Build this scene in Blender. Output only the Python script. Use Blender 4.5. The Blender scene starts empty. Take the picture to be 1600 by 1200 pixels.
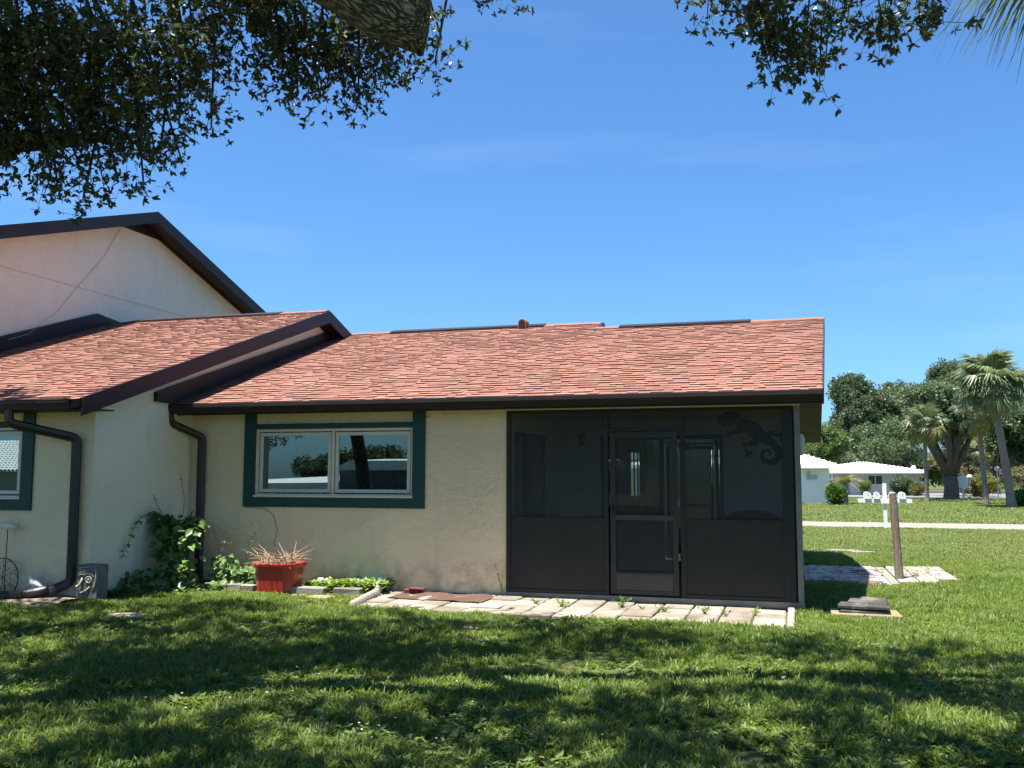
import bpy, math, random
import numpy as np
from mathutils import Vector, Matrix, Euler, noise as mnoise
D = bpy.data
S = bpy.context.scene
COL = S.collection
rnd = random.Random(7)
nr = np.random.default_rng(11)
PI = math.pi

# ------------------------------------------------------------------ camera
f_px, yaw, pitch, roll = 1482.1, .2914, .0968, .0019
cy_, sy_, cp_, sp_ = math.cos(yaw), math.sin(yaw), math.cos(pitch), math.sin(pitch)
Fw = Vector((-sy_*cp_, cy_*cp_, sp_)); Rt = Vector((cy_, sy_, 0)); Up = Rt.cross(Fw)
R2 = Rt*math.cos(roll)+Up*math.sin(roll); U2 = -Rt*math.sin(roll)+Up*math.cos(roll)
cam = D.cameras.new('camera'); camo = D.objects.new('camera', cam); COL.objects.link(camo)
cam.sensor_width = 36; cam.lens = f_px/1600*36; cam.clip_end = 2000; cam.clip_start = .05
M = Matrix((R2, U2, -Fw)).transposed().to_4x4(); M.translation = Vector((.0479, -11.7967, 1.4726))
camo.matrix_world = M
S.camera = camo
CAM = M.translation.copy()

# ------------------------------------------------------------------ sky and sun
SUN = Vector((-.15, -.20, 1)).normalized()
W = D.worlds.new('World'); S.world = W; W.use_nodes = True
wn = W.node_tree.nodes; wl = W.node_tree.links
bg = wn['Background']
sky = wn.new('ShaderNodeTexSky'); sky.sky_type = 'NISHITA'; sky.sun_disc = False
sky.sun_elevation = math.asin(SUN.z); sky.sun_rotation = math.atan2(SUN.x, SUN.y)
sky.air_density = 1.0; sky.dust_density = 1.0; sky.ozone_density = 4.0; sky.altitude = 0
# thin high cirrus, the same all round the sky
tc = wn.new('ShaderNodeTexCoord'); mp = wn.new('ShaderNodeMapping'); mp.inputs['Scale'].default_value = (1.2, 1.2, 9)
mp.inputs['Rotation'].default_value = (.05, .1, 1.3)
nz = wn.new('ShaderNodeTexNoise'); nz.inputs['Scale'].default_value = 2.2; nz.inputs['Detail'].default_value = 6
cr = wn.new('ShaderNodeMapRange'); cr.inputs[1].default_value = .56; cr.inputs[2].default_value = .82
cr.inputs[3].default_value = 0; cr.inputs[4].default_value = .07
mx = wn.new('ShaderNodeMix'); mx.data_type = 'RGBA'; mx.inputs[7].default_value = (6.5, 7.4, 8.6, 1)
gm = wn.new('ShaderNodeMix'); gm.data_type = 'RGBA'; gm.blend_type = 'MULTIPLY'; gm.inputs[0].default_value = 1
gm.inputs[7].default_value = (.54, .86, 1.13, 1)
wl.new(tc.outputs['Generated'], mp.inputs['Vector']); wl.new(mp.outputs[0], nz.inputs['Vector'])
wl.new(nz.outputs[0], cr.inputs[0]); wl.new(cr.outputs[0], mx.inputs[0])
wl.new(sky.outputs[0], gm.inputs[6]); wl.new(gm.outputs[2], mx.inputs[6])
wl.new(mx.outputs[2], bg.inputs['Color'])
bg.inputs['Strength'].default_value = .062
sun = D.lights.new('sun', 'SUN'); sun.energy = 5.0; sun.angle = math.radians(.53); sun.color = (1, .955, .87)
suno = D.objects.new('sun', sun); COL.objects.link(suno); suno.rotation_euler = SUN.to_track_quat('Z', 'Y').to_euler()
suno.location = (0, 0, 30)
S.view_settings.view_transform = 'Standard'; S.view_settings.look = 'None'; S.view_settings.gamma = 1
S.view_settings.exposure = 1.6; S.view_settings.use_curve_mapping = False
S.render.engine = 'CYCLES'; S.cycles.max_bounces = 8; S.cycles.transparent_max_bounces = 24

# ------------------------------------------------------------------ materials
def node_mat(name):
    m = D.materials.new(name); m.use_nodes = True
    return m, m.node_tree.nodes, m.node_tree.links, m.node_tree.nodes['Principled BSDF']
def pm(name, c1, c2=None, scale=5, rough=.8, bump=0, bscale=40, spec=.3, metal=0, stretch=(1, 1, 1), c3=None, s3=1.0, t3=(.45, .7), bdist=.01, rand=0, coat=0):
    m, n, l, b = node_mat(name)
    b.inputs['Roughness'].default_value = rough; b.inputs['Metallic'].default_value = metal
    b.inputs['Specular IOR Level'].default_value = spec
    if coat: b.inputs['Coat Weight'].default_value = coat
    g = n.new('ShaderNodeNewGeometry'); mpn = n.new('ShaderNodeMapping'); mpn.inputs['Scale'].default_value = stretch
    l.new(g.outputs['Position'], mpn.inputs['Vector'])
    out = None
    if c2:
        t = n.new('ShaderNodeTexNoise'); t.inputs['Scale'].default_value = scale; t.inputs['Detail'].default_value = 8; t.inputs['Roughness'].default_value = .6
        l.new(mpn.outputs[0], t.inputs['Vector'])
        r = n.new('ShaderNodeMapRange'); r.inputs[1].default_value = .3; r.inputs[2].default_value = .7; l.new(t.outputs[0], r.inputs[0])
        x = n.new('ShaderNodeMix'); x.data_type = 'RGBA'; x.inputs[6].default_value = (*c1, 1); x.inputs[7].default_value = (*c2, 1)
        l.new(r.outputs[0], x.inputs[0]); out = x.outputs[2]
        rr = n.new('ShaderNodeMapRange'); rr.inputs[3].default_value = max(rough-.12, .02); rr.inputs[4].default_value = min(rough+.1, 1)
        l.new(t.outputs[0], rr.inputs[0]); l.new(rr.outputs[0], b.inputs['Roughness'])
    if c3:
        t = n.new('ShaderNodeTexNoise'); t.inputs['Scale'].default_value = s3; t.inputs['Detail'].default_value = 7; t.inputs['Roughness'].default_value = .65
        l.new(mpn.outputs[0], t.inputs['Vector'])
        r = n.new('ShaderNodeMapRange'); r.inputs[1].default_value = t3[0]; r.inputs[2].default_value = t3[1]; l.new(t.outputs[0], r.inputs[0])
        x = n.new('ShaderNodeMix'); x.data_type = 'RGBA'; x.inputs[7].default_value = (*c3, 1)
        if out: l.new(out, x.inputs[6])
        else: x.inputs[6].default_value = (*c1, 1)
        l.new(r.outputs[0], x.inputs[0]); out = x.outputs[2]
    if rand:
        oi = n.new('ShaderNodeObjectInfo'); r = n.new('ShaderNodeMapRange'); r.inputs[3].default_value = 1-rand; r.inputs[4].default_value = 1+rand
        l.new(oi.outputs['Random'], r.inputs[0]); hv = n.new('ShaderNodeHueSaturation')
        l.new(r.outputs[0], hv.inputs['Value'])
        if out: l.new(out, hv.inputs['Color'])
        else: hv.inputs['Color'].default_value = (*c1, 1)
        out = hv.outputs[0]
    if out: l.new(out, b.inputs['Base Color'])
    else: b.inputs['Base Color'].default_value = (*c1, 1)
    if bump:
        t = n.new('ShaderNodeTexNoise'); t.inputs['Scale'].default_value = bscale; t.inputs['Detail'].default_value = 6
        l.new(g.outputs['Position'], t.inputs['Vector'])
        bp = n.new('ShaderNodeBump'); bp.inputs['Strength'].default_value = bump; bp.inputs['Distance'].default_value = bdist
        l.new(t.outputs[0], bp.inputs['Height']); l.new(bp.outputs[0], b.inputs['Normal'])
    return m

def leaf_mat(name, c1, c2, trans=.35, rough=.45, wscale=1.2, spec=.4, rv=.35, dry=None):
    """leaf colour: random per instance, noise in the world, light passing through the blade"""
    m, n, l, b = node_mat(name)
    oi = n.new('ShaderNodeObjectInfo'); g = n.new('ShaderNodeNewGeometry')
    t = n.new('ShaderNodeTexNoise'); t.inputs['Scale'].default_value = wscale; t.inputs['Detail'].default_value = 5
    l.new(g.outputs['Position'], t.inputs['Vector'])
    mr = n.new('ShaderNodeMapRange'); mr.inputs[1].default_value = .3; mr.inputs[2].default_value = .7; l.new(t.outputs[0], mr.inputs[0])
    x = n.new('ShaderNodeMix'); x.data_type = 'RGBA'; x.inputs[6].default_value = (*c1, 1); x.inputs[7].default_value = (*c2, 1)
    l.new(mr.outputs[0], x.inputs[0]); out = x.outputs[2]
    if dry:
        r2 = n.new('ShaderNodeMapRange'); r2.inputs[1].default_value = .86; r2.inputs[2].default_value = .99; l.new(g.outputs['Random Per Island'], r2.inputs[0])
        x2 = n.new('ShaderNodeMix'); x2.data_type = 'RGBA'; x2.inputs[7].default_value = (*dry, 1); l.new(out, x2.inputs[6]); l.new(r2.outputs[0], x2.inputs[0]); out = x2.outputs[2]
    hv = n.new('ShaderNodeHueSaturation'); r = n.new('ShaderNodeMapRange'); r.inputs[3].default_value = 1-rv; r.inputs[4].default_value = 1+rv
    ad = n.new('ShaderNodeMath'); ad.operation = 'ADD'; l.new(oi.outputs['Random'], ad.inputs[0]); l.new(g.outputs['Random Per Island'], ad.inputs[1])
    hf = n.new('ShaderNodeMath'); hf.operation = 'MULTIPLY'; hf.inputs[1].default_value = .5; l.new(ad.outputs[0], hf.inputs[0])
    l.new(hf.outputs[0], r.inputs[0]); l.new(r.outputs[0], hv.inputs['Value']); l.new(out, hv.inputs['Color'])
    l.new(hv.outputs[0], b.inputs['Base Color']); b.inputs['Roughness'].default_value = rough; b.inputs['Specular IOR Level'].default_value = spec
    tr = n.new('ShaderNodeBsdfTranslucent'); h2 = n.new('ShaderNodeHueSaturation'); h2.inputs['Saturation'].default_value = 1.15; h2.inputs['Value'].default_value = 1.5; h2.inputs['Hue'].default_value = .485
    l.new(hv.outputs[0], h2.inputs['Color']); l.new(h2.outputs[0], tr.inputs['Color'])
    ms = n.new('ShaderNodeMixShader'); ms.inputs[0].default_value = trans
    l.new(b.outputs[0], ms.inputs[1]); l.new(tr.outputs[0], ms.inputs[2]); l.new(ms.outputs[0], n['Material Output'].inputs['Surface'])
    return m

def stucco_mat(name, c1, c2, stain, trowel=1.0, base_stain=.35):
    m, n, l, b = node_mat(name)
    b.inputs['Roughness'].default_value = .9; b.inputs['Specular IOR Level'].default_value = .15
    g = n.new('ShaderNodeNewGeometry')
    def noise(scale, det=6, src=None, rg=.55):
        t = n.new('ShaderNodeTexNoise'); t.inputs['Scale'].default_value = scale; t.inputs['Detail'].default_value = det; t.inputs['Roughness'].default_value = rg
        l.new(src or g.outputs['Position'], t.inputs['Vector']); return t.outputs[0]
    def mr(src, a, bb, c=0, d=1):
        r = n.new('ShaderNodeMapRange'); r.inputs[1].default_value = a; r.inputs[2].default_value = bb; r.inputs[3].default_value = c; r.inputs[4].default_value = d
        l.new(src, r.inputs[0]); return r.outputs[0]
    def mix(f, a, bb):
        x = n.new('ShaderNodeMix'); x.data_type = 'RGBA'; l.new(f, x.inputs[0])
        if isinstance(a, tuple): x.inputs[6].default_value = (*a, 1)
        else: l.new(a, x.inputs[6])
        x.inputs[7].default_value = (*bb, 1); return x.outputs[2]
    col = mix(mr(noise(1.3), .35, .68), c1, c2)
    # streaky rain stains
    mp1 = n.new('ShaderNodeMapping'); mp1.inputs['Scale'].default_value = (5, 5, .7); l.new(g.outputs['Position'], mp1.inputs['Vector'])
    col = mix(mr(noise(1.0, 8, mp1.outputs[0], .65), .58, .85, 0, .5), col, stain)
    # splash-back dirt low on the wall, broken up by noise
    sx = n.new('ShaderNodeSeparateXYZ'); l.new(g.outputs['Position'], sx.inputs[0])
    low = mr(sx.outputs[2], .05, .5, 1, 0); nn = mr(noise(4.5, 8), .42, .7)
    mu = n.new('ShaderNodeMath'); mu.operation = 'MULTIPLY'; l.new(low, mu.inputs[0]); l.new(nn, mu.inputs[1])
    mu2 = n.new('ShaderNodeMath'); mu2.operation = 'MULTIPLY'; mu2.inputs[1].default_value = base_stain*2; l.new(mu.outputs[0], mu2.inputs[0])
    col = mix(mu2.outputs[0], col, stain)
    l.new(col, b.inputs['Base Color'])
    # trowelled relief: warped ridges + grain
    v = n.new('ShaderNodeTexVoronoi'); v.feature = 'DISTANCE_TO_EDGE'; v.inputs['Scale'].default_value = 5.5
    wv = n.new('ShaderNodeVectorMath'); wv.operation = 'MULTIPLY_ADD'
    tn = n.new('ShaderNodeTexNoise'); tn.inputs['Scale'].default_value = 3.5; tn.inputs['Detail'].default_value = 3; l.new(g.outputs['Position'], tn.inputs['Vector'])
    l.new(tn.outputs['Color'], wv.inputs[0]); wv.inputs[1].default_value = (.5, .5, .5); l.new(g.outputs['Position'], wv.inputs[2]); l.new(wv.outputs[0], v.inputs['Vector'])
    ridge = mr(v.outputs['Distance'], 0, .22, 1, 0)
    gate = mr(noise(2.2, 2), .48, .62); rm = n.new('ShaderNodeMath'); rm.operation = 'MULTIPLY'; l.new(ridge, rm.inputs[0]); l.new(gate, rm.inputs[1])
    a1 = n.new('ShaderNodeMath'); a1.operation = 'MULTIPLY_ADD'; l.new(rm.outputs[0], a1.inputs[0]); a1.inputs[1].default_value = .5*trowel; l.new(noise(38, 6), a1.inputs[2])
    a2 = n.new('ShaderNodeMath'); a2.operation = 'MULTIPLY_ADD'; l.new(noise(7, 4), a2.inputs[0]); a2.inputs[1].default_value = 1.6; l.new(a1.outputs[0], a2.inputs[2])
    bp = n.new('ShaderNodeBump'); bp.inputs['Strength'].default_value = .85; bp.inputs['Distance'].default_value = .02
    l.new(a2.outputs[0], bp.inputs['Height']); l.new(bp.outputs[0], b.inputs['Normal'])
    return m

def shingle_mat():
    m, n, l, b = node_mat('asphalt_shingle')
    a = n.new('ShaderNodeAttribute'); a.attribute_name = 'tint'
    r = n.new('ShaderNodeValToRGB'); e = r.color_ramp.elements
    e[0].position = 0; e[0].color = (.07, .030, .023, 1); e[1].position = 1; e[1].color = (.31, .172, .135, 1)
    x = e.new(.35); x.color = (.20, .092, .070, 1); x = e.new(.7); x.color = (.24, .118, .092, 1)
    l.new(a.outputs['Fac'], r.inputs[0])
    g = n.new('ShaderNodeNewGeometry')
    t = n.new('ShaderNodeTexNoise'); t.inputs['Scale'].default_value = 160; t.inputs['Detail'].default_value = 3; l.new(g.outputs['Position'], t.inputs['Vector'])
    t2 = n.new('ShaderNodeTexNoise'); t2.inputs['Scale'].default_value = .8; t2.inputs['Detail'].default_value = 5; l.new(g.outputs['Position'], t2.inputs['Vector'])
    mr = n.new('ShaderNodeMapRange'); mr.inputs[3].default_value = .75; mr.inputs[4].default_value = 1.25; l.new(t.outputs[0], mr.inputs[0])
    m2 = n.new('ShaderNodeMapRange'); m2.inputs[1].default_value = .3; m2.inputs[2].default_value = .7; m2.inputs[3].default_value = .82; m2.inputs[4].default_value = 1.12; l.new(t2.outputs[0], m2.inputs[0])
    mu = n.new('ShaderNodeMath'); mu.operation = 'MULTIPLY'; l.new(mr.outputs[0], mu.inputs[0]); l.new(m2.outputs[0], mu.inputs[1])
    hv = n.new('ShaderNodeHueSaturation'); l.new(r.outputs[0], hv.inputs['Color']); l.new(mu.outputs[0], hv.inputs['Value'])
    l.new(hv.outputs[0], b.inputs['Base Color']); b.inputs['Roughness'].default_value = .95; b.inputs['Specular IOR Level'].default_value = .15
    bp = n.new('ShaderNodeBump'); bp.inputs['Strength'].default_value = .5; bp.inputs['Distance'].default_value = .003; l.new(t.outputs[0], bp.inputs['Height']); l.new(bp.outputs[0], b.inputs['Normal'])
    return m

def glass_mat(name, tint, see, refl_lo, refl_hi):
    m, n, l, b = node_mat(name); n.remove(b)
    tr = n.new('ShaderNodeBsdfTransparent'); tr.inputs[0].default_value = (*[c*see for c in tint], 1)
    gl = n.new('ShaderNodeBsdfGlossy'); gl.inputs['Roughness'].default_value = .0; gl.inputs['Color'].default_value = (*tint, 1)
    lw = n.new('ShaderNodeLayerWeight'); lw.inputs[0].default_value = .25
    mr = n.new('ShaderNodeMapRange'); mr.inputs[3].default_value = refl_lo; mr.inputs[4].default_value = refl_hi; l.new(lw.outputs['Facing'], mr.inputs[0])
    ms = n.new('ShaderNodeMixShader'); l.new(mr.outputs[0], ms.inputs[0]); l.new(tr.outputs[0], ms.inputs[1]); l.new(gl.outputs[0], ms.inputs[2])
    l.new(ms.outputs[0], n['Material Output'].inputs['Surface'])
    return m

def screen_mat():
    """woven fibreglass insect screen: too fine to resolve, so part open, part dark thread"""
    m, n, l, b = node_mat('insect_screen')
    b.inputs['Base Color'].default_value = (.040, .044, .044, 1); b.inputs['Roughness'].default_value = .75; b.inputs['Specular IOR Level'].default_value = .2
    tr = n.new('ShaderNodeBsdfTransparent')
    ms = n.new('ShaderNodeMixShader'); ms.inputs[0].default_value = .66
    l.new(tr.outputs[0], ms.inputs[1]); l.new(b.outputs[0], ms.inputs[2]); l.new(ms.outputs[0], n['Material Output'].inputs['Surface'])
    return m

def bark_mat(name, c1, c2, c3, sc, st, depth, direc=(0, 0, 1)):
    m, n, l, b = node_mat(name); b.inputs['Roughness'].default_value = .95; b.inputs['Specular IOR Level'].default_value = .1
    g = n.new('ShaderNodeNewGeometry'); mq = n.new('ShaderNodeMapping'); mq.inputs['Rotation'].default_value = Vector(direc).rotation_difference(Vector((1, 0, 0))).to_euler(); l.new(g.outputs['Position'], mq.inputs[0])
    mp_ = n.new('ShaderNodeMapping'); mp_.inputs['Scale'].default_value = st; l.new(mq.outputs[0], mp_.inputs[0])
    t = n.new('ShaderNodeTexNoise'); t.inputs['Scale'].default_value = 5; t.inputs['Detail'].default_value = 5; l.new(mp_.outputs[0], t.inputs['Vector'])
    va = n.new('ShaderNodeVectorMath'); va.operation = 'MULTIPLY_ADD'; l.new(t.outputs['Color'], va.inputs[0]); va.inputs[1].default_value = (.22,)*3; l.new(mp_.outputs[0], va.inputs[2])
    v = n.new('ShaderNodeTexVoronoi'); v.feature = 'DISTANCE_TO_EDGE'; v.inputs['Scale'].default_value = sc; l.new(va.outputs[0], v.inputs['Vector'])
    r = n.new('ShaderNodeMapRange'); r.inputs[1].default_value = .0; r.inputs[2].default_value = .22; l.new(v.outputs['Distance'], r.inputs[0])
    x = n.new('ShaderNodeMix'); x.data_type = 'RGBA'; x.inputs[6].default_value = (*c2, 1); x.inputs[7].default_value = (*c1, 1); l.new(r.outputs[0], x.inputs[0])
    t2 = n.new('ShaderNodeTexNoise'); t2.inputs['Scale'].default_value = 30; t2.inputs['Detail'].default_value = 6; l.new(g.outputs['Position'], t2.inputs['Vector'])
    x2 = n.new('ShaderNodeMix'); x2.data_type = 'RGBA'; x2.inputs[7].default_value = (*c3, 1); l.new(x.outputs[2], x2.inputs[6])
    r2 = n.new('ShaderNodeMapRange'); r2.inputs[1].default_value = .5; r2.inputs[2].default_value = .8; l.new(t2.outputs[0], r2.inputs[0]); l.new(r2.outputs[0], x2.inputs[0]); l.new(x2.outputs[2], b.inputs['Base Color'])
    ad = n.new('ShaderNodeMath'); ad.operation = 'MULTIPLY_ADD'; l.new(t2.outputs[0], ad.inputs[0]); ad.inputs[1].default_value = .3; l.new(r.outputs[0], ad.inputs[2])
    bp = n.new('ShaderNodeBump'); bp.inputs['Strength'].default_value = 1; bp.inputs['Distance'].default_value = depth; l.new(ad.outputs[0], bp.inputs['Height']); l.new(bp.outputs[0], b.inputs['Normal'])
    return m
MT = {
 'stucco': stucco_mat('cream_stucco', (.90, .70, .46), (.83, .64, .42), (.42, .34, .24), 1.0, .5),
 'stucco_white': stucco_mat('white_stucco', (.90, .79, .60), (.83, .73, .55), (.60, .52, .41), .3),
 'stucco_pink': stucco_mat('pink_stucco', (.90, .79, .65), (.83, .73, .60), (.60, .51, .42), .2),
 'interior': pm('interior_paint', (.58, .56, .50), (.52, .50, .45), 2),
 'floor': pm('interior_floor', (.25, .22, .18), (.2, .17, .14), 3),
 'brown': pm('dark_brown_metal', (.020, .012, .012), (.028, .017, .016), 3, .5, spec=.35, c3=(.042, .030, .027), s3=9, t3=(.62, .8)),
 'brown_gloss': pm('brown_downspout_paint', (.020, .013, .012), (.028, .018, .017), 4, .36, spec=.45, c3=(.05, .036, .03), s3=7, t3=(.6, .8)),
 'green': pm('dark_green_paint', (.010, .050, .042), (.014, .062, .05), 6, .55, .3, 60, spec=.35, bdist=.004),
 'vinyl': pm('almond_vinyl', (.70, .65, .54), (.64, .59, .49), 5, .45),
 'bronze': pm('bronze_aluminium', (.028, .026, .022), (.022, .021, .018), 2.5, .5, spec=.25, c3=(.032, .031, .026), s3=1.2, t3=(.45, .75)),
 'bronze_light': pm('worn_bronze_aluminium', (.040, .039, .034), (.034, .033, .029), 3, .5, spec=.25),
 'screen': screen_mat(),
 'glass': glass_mat('tinted_window_glass', (.74, .95, .97), .35, .13, .6),
 'slider_glass': glass_mat('sliding_door_glass', (.9, 1, 1), .85, .10, .6),
 'blind': pm('vertical_blind', (.07, .075, .08), (.055, .06, .065), 3, .6),
 'shingle': shingle_mat(),
 'felt': pm('roof_underlay', (.05, .025, .02)),
 'concrete': pm('weathered_concrete', (.26, .245, .21), (.18, .17, .15), 6, .92, .4, 60, c3=(.12, .12, .09), s3=3.5, t3=(.52, .75), spec=.15),
 'paver': pm('sunbleached_paver', (.30, .26, .215), (.215, .185, .155), 5, .92, .5, 90, c3=(.155, .125, .095), s3=2.4, t3=(.48, .72), spec=.15, rand=.28, bdist=.004),
 'paver_pale': pm('pale_paver', (.31, .28, .24), (.24, .215, .18), 5, .92, .5, 90, c3=(.19, .165, .13), s3=3, t3=(.55, .75), spec=.15, rand=.12, bdist=.004),
 'mat': pm('brown_rubber_mat', (.10, .056, .040), (.075, .042, .031), 7, .9, .4, 200, c3=(.16, .105, .075), s3=4, t3=(.55, .75), bdist=.003),
 'darkslab': pm('blackened_paver', (.075, .072, .066), (.045, .044, .040), 7, .9, .6, 60, c3=(.19, .18, .16), s3=4, t3=(.5, .72), spec=.2),
 'stone': pm('grey_carved_stone', (.22, .20, .165), (.13, .12, .10), 8, .9, .6, 50, c3=(.06, .062, .052), s3=3.5, t3=(.55, .72), spec=.2),
 'tan_slab': pm('tan_slab', (.27, .21, .125), (.20, .155, .10), 5, .9, .4, 70, spec=.2),
 'wood': pm('weathered_wood', (.24, .19, .145), (.12, .095, .075), 9, .9, .8, 30, stretch=(6, 6, .5), spec=.15),
 'white_paint': pm('white_paint', (.78, .78, .75), (.70, .70, .67), 4, .5),
 'ceramic': pm('white_plaster_figure', (.78, .75, .68), (.62, .59, .52), 12, .7, .3, 60),
 'red': pm('red_plastic', (.42, .022, .016), (.33, .02, .016), 3, .38, spec=.5, c3=(.50, .10, .075), s3=6, t3=(.6, .85), coat=.15),
 'redbrick': pm('dark_red_brick', (.16, .032, .036), (.11, .024, .027), 8, .8, .3),
 'soil': pm('dry_soil', (.15, .115, .075), (.085, .065, .042), 8, .95, .8, 45, c3=(.06, .07, .03), s3=5, t3=(.5, .7), spec=.1),
 'asphalt': pm('grey_asphalt', (.16, .165, .17), (.13, .135, .14), 1, .9, .3, 60),
 'walk': pm('concrete_walk', (.225, .205, .175), (.19, .175, .15), 2, .9, .2, 60, c3=(.19, .17, .14), s3=.6, t3=(.5, .8)),
 'bark': bark_mat('oak_bark', (.20, .165, .135), (.045, .036, .03), (.30, .26, .22), 20, (.22, 1.3, 1.3), .03),
 'palm_bark': pm('palm_bark', (.26, .215, .18), (.16, .13, .11), 3, .95, 1, 12, stretch=(1, 1, 5), spec=.1, bdist=.04),
 'iron': pm('rusty_iron', (.05, .03, .022), (.09, .045, .028), 20, .7),
 'hose': pm('black_brown_hose', (.055, .045, .042), (.04, .033, .03), 5, .45, spec=.4),
 'purple': pm('purple_ceramic', (.14, .03, .07), (.11, .025, .06), 5, .35),
 'dry': pm('dead_stems', (.36, .26, .17), (.22, .14, .09), 14, .9),
 'grill': pm('black_cover', (.012, .012, .012), None, rough=.6),
 'gecko': pm('dark_metal_lizard', (.012, .012, .012), (.02, .018, .016), 40, .5, .6, 60),
 'tile': pm('white_roof_tile', (.84, .84, .82), (.76, .76, .74), 1.5, .6),
 'bgwall': pm('far_house_wall', (.55, .54, .48), (.50, .49, .43), 1, .8),
 'bgwall_white': pm('far_white_wall', (.86, .85, .80), (.82, .81, .76), 1, .8),
 'bgdark': pm('far_dark_glass', (.02, .028, .035), None, rough=.1, spec=.6),
 'terracotta': pm('terracotta_vent', (.33, .10, .055), (.26, .08, .045), 8, .7),
 'meter': pm('grey_box_paint', (.42, .42, .38), None, rough=.5),
 'turtle': pm('dark_green_glaze', (.012, .030, .022), (.02, .045, .03), 15, .35, .4, 30),
 'flower': pm('white_petals', (.72, .74, .72), None, rough=.6),
 'cut': pm('cut_wood', (.30, .24, .17), (.2, .15, .10), 10, .9),
 'foil': leaf_mat('oak_leaf', (.055, .075, .034), (.085, .105, .046), .30, .36, 1.0, .6, .45),
 'far_leaf': leaf_mat('far_oak_leaf', (.072, .112, .056), (.11, .15, .070), .3, .5, .5, .4, .45),
 'far_leaf2': leaf_mat('far_light_leaf', (.10, .16, .05), (.15, .21, .065), .25, .5, .5, .35, .4),
 'hedge': leaf_mat('hedge_leaf', (.10, .20, .03), (.05, .11, .025), .25, .5, 2, .35, .35),
 'gold': leaf_mat('golden_leaf', (.20, .19, .055), (.12, .15, .045), .3, .5, .8, .3, .4),
 'redleaf': leaf_mat('reddish_leaf', (.17, .125, .085), (.14, .15, .075), .3, .6, .5, .3, .4),
 'palm': leaf_mat('palm_frond', (.10, .14, .070), (.16, .19, .085), .25, .45, .4, .5, .4),
 'palm_dry': leaf_mat('dry_palm_frond', (.25, .24, .085), (.18, .19, .06), .25, .6, .4, .3, .3),
 'grass': leaf_mat('grass_blade', (.092, .150, .030), (.150, .205, .046), .42, .5, .9, .3, .42, dry=(.15, .15, .05)),
 'grass_far': leaf_mat('grass_blade_far', (.125, .175, .050), (.165, .205, .062), .35, .55, .35, .25, .35, dry=(.27, .25, .12)),
 'weed': leaf_mat('weed_leaf', (.095, .152, .032), (.145, .20, .048), .38, .5, 2, .35, .35),
 'vine': leaf_mat('vine_leaf', (.13, .22, .05), (.06, .12, .035), .3, .42, 3, .45, .4),
 'bedleaf': leaf_mat('bed_leaf', (.20, .30, .06), (.12, .20, .05), .3, .5, 4, .35, .35),
}

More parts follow.
